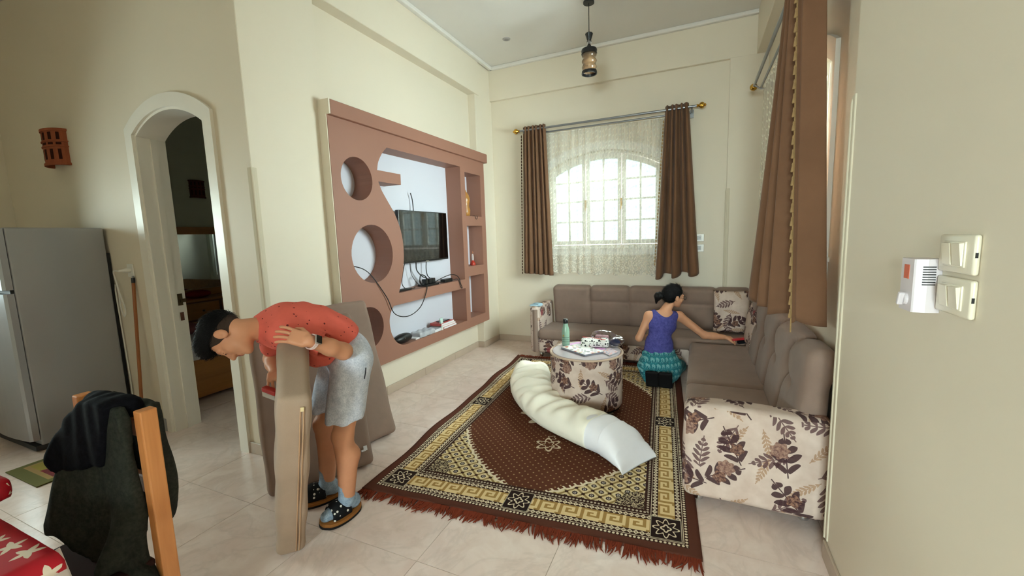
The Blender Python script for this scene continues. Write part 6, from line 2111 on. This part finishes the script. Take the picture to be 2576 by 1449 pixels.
MB().box(-3.1, TX - 0.10, TY - 0.09, TY - 0.07, 0.63, 0.715).box(TX - 0.09, TX - 0.07, -0.5, TY - 0.07, 0.63, 0.715).build('apron', WOOD, tb_)
tc = thing('tablecloth', 'shiny red oilcloth with white stars spread over the table corner', 'tablecloth', (-2.2, -0.1, 0.743))
# one sheet that bends down a little over the two visible edges
nu_, nv_ = 60, 40
us, vs = np.linspace(-3.22, TX + 0.055, nu_), np.linspace(-0.57, TY + 0.05, nv_)
V, UVs = [], []
for v in vs:
    for u in us:
        ox_, oy_ = max(0, u - (TX - 0.004)), max(0, v - (TY - 0.004))
        dx = min(ox_, 0.006 + 0.02 * ox_); dy = min(oy_, 0.006 + 0.02 * oy_)
        V.append((min(u, TX - 0.004) + dx, min(v, TY - 0.004) + dy, 0.7475 - 0.8 * max(ox_, oy_) * (1 if max(ox_, oy_) > 0.004 else 0.4) + 0.0008 * math.sin(u * 40) * math.sin(v * 31)))
        UVs.append((u, v))
idx = np.arange(nu_ * nv_).reshape(nv_, nu_)
cl = mk('sheet', V, np.stack([idx[:-1, :-1], idx[:-1, 1:], idx[1:, 1:], idx[1:, :-1]], -1).reshape(-1, 4), RED, tc, smooth=True, uv=UVs)
md = cl.modifiers.new('thickness', 'SOLIDIFY'); md.thickness = 0.003; md.offset = 1
ul = thing('under_cloth', 'white cloth hanging from the table corner under the red oilcloth', 'tablecloth', (-1.53, 0.40, 0.4))
cloth('drape', simple('white_linen', C(216, 208, 204), 0.9, 0.04, 20), ul, ((-1.60, 0.452, 0.735), (-1.522, -0.45, 0.735)), ((-1.575, 0.50, 0.40), (-1.465, -0.45, 0.42)), (0.8, 0.5, 0), 7, 0.003, 0.02, 31, ns=120, nz=30, thick=0.003)
hp_ = blob('folded_cloth', [('u', rbox((-2.14, 0.42, 0.785), (0.10, 0.08, 0.034), 0.016), 0), ('d', lambda P: 0.006 * np.sin(P[:, 0] * 30) * np.sin(P[:, 1] * 25), 0), ('i', half((0, 0, 0.7525), (0, 0, -1)), 0)], (-2.28, 0.30, 0.73), (-1.98, 0.54, 0.85), 0.012, RED, None, uv='box')
tag(hp_, 'folded bundle of red star cloth at the left edge of the table', 'cloth')

# ------------------------------------------------------------------ wall fittings
def plate(name, label, cx_, cy_, cz_, w, h, group=None):
    """double rocker switch on the near right wall (normal -x)"""
    r = thing(name, label, 'light switch', (XRC, cy_, cz_), group)
    MB().box(XRC - 0.013, XRC - 0.0005, cy_ - w / 2, cy_ + w / 2, cz_ - h / 2, cz_ + h / 2, 0.006, 3).build('plate', MT['cream_plastic'], r, smooth=True)
    MB().box(XRC - 0.0165, XRC - 0.012, cy_ - w * 0.30, cy_ + w * 0.30, cz_ - h * 0.33, cz_ + h * 0.33, 0.002, 2).build('bezel', MT['cream_plastic'], r, smooth=True)
    for s in (-1, 1):
        y0 = cy_ + s * w * 0.145
        MB().add([(XRC - 0.016, y0 - w * 0.12, cz_ - h * 0.29), (XRC - 0.016, y0 + w * 0.12, cz_ - h * 0.29), (XRC - 0.016, y0 + w * 0.12, cz_ + h * 0.29), (XRC - 0.016, y0 - w * 0.12, cz_ + h * 0.29),
                  (XRC - 0.019, y0 - w * 0.115, cz_ - h * 0.28), (XRC - 0.019, y0 + w * 0.115, cz_ - h * 0.28), (XRC - 0.0245, y0 + w * 0.115, cz_ + h * 0.28), (XRC - 0.0245, y0 - w * 0.115, cz_ + h * 0.28)],
                 [(3, 2, 1, 0), (4, 5, 6, 7), (0, 1, 5, 4), (1, 2, 6, 5), (2, 3, 7, 6), (3, 0, 4, 7)]).build('rocker', MT['cream_plastic'], r)
    MB().box(XRC - 0.0105, XRC - 0.006, cy_ - w / 2 - 0.001, cy_ - w / 2 + 0.004, cz_ - 0.006, cz_ + 0.006).build('release_slot', MT['black_plastic'], r)
    return r


plate('light_switch', 'upper cream double rocker switch on the near right wall', 0, 1.345, 1.474, 0.152, 0.092)
plate('light_switch', 'lower cream double rocker switch on the near right wall', 0, 1.342, 1.372, 0.152, 0.090)
el_ = thing('alarm_box', 'white wall alarm box with orange label and slotted grille beside the switches', 'alarm box', (XRC - 0.03, 1.465, 1.315))
AB = simple('lilac_white_plastic', C(214, 206, 210), 0.4)
MB().prism([(XRC - 0.0005, 1.503), (XRC - 0.052, 1.503), (XRC - 0.056, 1.500), (XRC - 0.056, 1.428), (XRC - 0.053, 1.424), (XRC - 0.03, 1.420), (XRC - 0.0005, 1.424)], 1.316, 1.456, 'z').build('housing', AB, el_)
MB().box(XRC - 0.0568, XRC - 0.0555, 1.452, 1.482, 1.402, 1.440).build('orange_label', simple('orange_label', C(206, 104, 76), 0.6), el_)
RXm = Matrix.Rotation(math.radians(-90), 3, 'Y')
MB().lathe([(0.017, 0.0), (0.017, 0.004), (0.014, 0.007)], (XRC - 0.056, 1.462, 1.348), 18, RXm).box(XRC - 0.074, XRC - 0.060, 1.456, 1.468, 1.330, 1.366, 0.003, 2, Matrix.Rotation(0.35, 3, 'X')).build('turn_knob', simple('knob_white', C(206, 198, 202), 0.4), el_)
for i in range(8):
    MB().box(XRC - 0.040, XRC - 0.014, 1.4200, 1.4226, 1.436 - i * 0.0066 - 0.0014, 1.436 - i * 0.0066 + 0.0014).build('grille_slot', MT['black_plastic'], el_)
for zc_, lab in ((1.46, 'upper white wall socket beside the right curtain of the back window'), (1.335, 'lower white wall socket beside the right curtain of the back window')):
    r = thing('wall_socket', lab, 'socket', (0.0, YB, zc_))
    MB().box(-0.07, 0.062, YB - 0.011, YB - 0.0005, zc_ - 0.045, zc_ + 0.045, 0.004, 2).build('plate', MT['white_plastic'], r)
    MB().box(-0.035, 0.03, YB - 0.014, YB - 0.010, zc_ - 0.026, zc_ + 0.026, 0.002, 1).build('outlet', simple('socket_grey', C(186, 186, 184), 0.4), r)
    for dx in (0.008, 0.02):
        MB().lathe([(0.003, 0), (0.003, 0.003)], (dx, YB - 0.0135, zc_), 8, Matrix.Rotation(math.radians(90), 3, 'X')).build('hole', MT['black_plastic'], r)

# ------------------------------------------------------------------ ceiling fittings
LX, LY = -1.062, 4.5
pd = thing('pendant_lamp', 'pendant lamp with smoky amber glass cylinder hanging from the ceiling', 'lamp', (LX, LY, 3.18))
MB().lathe([(0.055, 0.0), (0.055, 0.018), (0.03, 0.03)], (LX, LY, ZC - 0.03), 24).build('ceiling_rose', MT['black_plastic'], pd, smooth=True)
MB().tube([(LX, LY, 3.575), (LX, LY, ZC - 0.02)], 0.004, 8).build('cable', BLK, pd)
MB().lathe([(0.020, 3.508), (0.024, 3.52), (0.040, 3.57), (0.036, 3.577), (0.004, 3.58)], (LX, LY, 0), 20).build('cone_cap', MT['black_plastic'], pd, smooth=True)
mg_ = M('clear_glass_ball'); mg_.color(C(230, 230, 228)); mg_.set(Roughness=0.05, Transmission_Weight=0.9)
MB().lathe([(0.012, 3.474), (0.026, 3.482), (0.026, 3.50), (0.012, 3.509)], (LX, LY, 0), 16).build('glass_bead', mg_.m, pd, smooth=True)
MB().lathe([(0.010, 3.478), (0.014, 3.47), (0.032, 3.435), (0.075, 3.425), (0.080, 3.41), (0.076, 3.39), (0.080, 3.378)], (LX, LY, 0), 28).build('shade_cap', MT['black_plastic'], pd, smooth=True)
m = M('smoked_amber_glass')
x, y, z = m.xyz(m.coord())
t = m.ramp(z, 0.03, 0.095)
tr = m.node('ShaderNodeBsdfTransparent'); m.link(m.mix(t, (0.82, 0.66, 0.48, 1), (0.10, 0.10, 0.09, 1)), tr.inputs[0])
gl2 = m.node('ShaderNodeBsdfGlossy'); gl2.inputs['Roughness'].default_value = 0.05
df = m.node('ShaderNodeBsdfDiffuse'); m.link(m.mix(t, C(196, 160, 124), C(50, 48, 44)), df.inputs[0])
fr_ = m.node('ShaderNodeFresnel'); fr_.inputs[0].default_value = 1.5
ma = m.node('ShaderNodeMixShader'); ma.inputs[0].default_value = 0.45
m.link(tr.outputs[0], ma.inputs[1]); m.link(df.outputs[0], ma.inputs[2])
mb_ = m.node('ShaderNodeMixShader'); m.link(fr_.outputs[0], mb_.inputs[0]); m.link(ma.outputs[0], mb_.inputs[1]); m.link(gl2.outputs[0], mb_.inputs[2])
m.link(mb_.outputs[0], m.out.inputs[0])
MB().lathe([(0.070 + 0.006 * math.cos((z - 3.19) / 0.19 * 2 * math.pi * 3.2), z) for z in np.linspace(3.195, 3.385, 26)], (LX, LY, 0), 32, cap=False).build('glass_shade', m.m, pd, smooth=True)
MB().lathe([(0.066, 3.215), (0.076, 3.212), (0.080, 3.185), (0.078, 3.180), (0.070, 3.182), (0.066, 3.205)], (LX, LY, 0), 32, cap=False).build('bottom_ring', MT['black_plastic'], pd, smooth=True)
MB().lathe([(0.012, 3.42), (0.016, 3.38), (0.028, 3.34), (0.032, 3.31), (0.022, 3.28), (0.004, 3.27)], (LX, LY, 0), 16).build('bulb', simple('opal_bulb', C(232, 226, 214), 0.3), pd, smooth=True)
sp_ = thing('ceiling_spot', 'small grey recessed fitting in the ceiling near the back left corner', 'ceiling light', (-2.144, 4.864, ZC - 0.01))
MB().lathe([(0.030, 0.0), (0.045, 0.003), (0.048, 0.0095)], (-2.144, 4.864, ZC - 0.0095), 24).build('ring', simple('grey_fitting', C(170, 166, 164), 0.5), sp_, smooth=True)
MB().lathe([(0.028, 0.0), (0.028, 0.004)], (-2.144, 4.864, ZC - 0.011), 20).build('lens', simple('grey_lens', C(140, 136, 136), 0.4), sp_, smooth=True)

# ------------------------------------------------------------------ bedroom seen through the doorway
DW = wood('dark_varnished_wood', C(92, 52, 22), C(124, 72, 32), 0.8, 0.35, 1)
DW2 = wood('honey_wood', C(150, 98, 40), C(176, 118, 54), 0.7, 0.35, 1)
dz = thing('dresser', 'dark wooden dressing table with a tall framed mirror in the bedroom', 'dresser', (-6.15, 3.65, 0))
MB().box(-6.385, -5.95, 3.05, 4.45, 0.05, 0.84, 0.006, 1).build('carcass', DW, dz)
MB().box(-6.39, -5.93, 3.03, 4.47, 0.84, 0.87, 0.005, 1).build('top', DW2, dz)
for y0 in (3.09, 3.55, 4.01):
    for z0 in (0.12, 0.37, 0.61):
        d_ = MB().box(-5.952, -5.935, y0, y0 + 0.42, z0, z0 + 0.21, 0.004, 1).build('drawer', DW2, dz)
        MB().lathe([(0.012, 0), (0.016, 0.015), (0.008, 0.022)], (-5.935, y0 + 0.21, z0 + 0.105), 10, Matrix.Rotation(math.radians(90), 3, 'Y')).build('knob', MT['old_brass'], d_)
holed('mirror_frame', [(3.20, 0.87), (4.30, 0.87), (4.30, 1.82), (3.20, 1.82)], [[(3.30, 0.97), (4.20, 0.97), (4.20, 1.72), (3.30, 1.72)]], -6.36, -6.325, 'x', DW2, dz)
m = M('mirror_glass'); m.color(C(200, 204, 204)); m.set(Roughness=0.02, Metallic=1.0)
MB().box(-6.345, -6.34, 3.30, 4.20, 0.97, 1.72).build('mirror', m.m, dz)
tag(blob('red_bag', [('u', ell((-6.12, 3.36, 0.92), (0.10, 0.16, 0.055)), 0), ('i', half((0, 0, 0.872), (0, 0, -1)), 0)], (-6.26, 3.16, 0.84), (-5.98, 3.56, 1.0), 0.015, simple('dark_red_cloth', C(132, 26, 22), 0.8, 0.2, 30)), 'dark red cloth bag lying on the bedroom dresser', 'bag')
bd = thing('bed', 'honey coloured wooden bed with white sheet in the bedroom', 'bed', (-4.95, 3.4, 0))
MB().box(-5.55, -4.545, 2.30, 4.3, 0.04, 0.43, 0.006, 1).build('bed_base', DW2, bd)
blob('mattress', [('u', rbox((-5.05, 3.30, 0.515), (0.52, 1.0, 0.11), 0.06), 0)], (-5.62, 2.25, 0.38), (-4.48, 4.35, 0.66), 0.03, simple('white_sheet', C(200, 200, 204), 0.9, 0.05, 10), bd)
MB().box(-5.6, -4.5, 4.28, 4.34, 0.04, 1.0, 0.01, 1).build('headboard', DW2, bd)
BLKT = dotted('patterned_blanket', C(74, 42, 42), C(176, 160, 160), 22, 0.30, 0.9, 0.2)
tag(blob('blanket', [('u', rbox((-4.54, 2.88, 0.45), (0.05, 0.15, 0.20), 0.03), 0), ('u', rbox((-4.75, 2.88, 0.655), (0.25, 0.15, 0.028), 0.02), 0.04)], (-5.05, 2.68, 0.2), (-4.45, 3.08, 0.72), 0.015, BLKT), 'maroon patterned blanket draped over the bed edge', 'blanket')
tag(blob('maroon_pillow', [('u', ell((-5.0, 2.55, 0.68), (0.16, 0.16, 0.07)), 0)], (-5.2, 2.35, 0.58), (-4.8, 2.75, 0.79), 0.015, simple('maroon_print', C(120, 74, 76), 0.9, 0.35, 30)), 'maroon patterned pillow on the white bed', 'pillow')
s4 = thing('bedroom_curtain', 'white curtain at the small bedroom window seen in the mirror', 'curtain', (-3.45, 5.52, 0.6))
cloth('net', simple('white_voile', C(222, 222, 220), 0.9), s4, ((-3.80, 5.53, 2.35), (-3.42, 5.53, 2.35)), ((-3.82, 5.53, 0.6), (-3.40, 5.53, 0.6)), (0, 1, 0), 6, 0.015, 0.025, 41, ns=90, nz=20, thick=0.003)
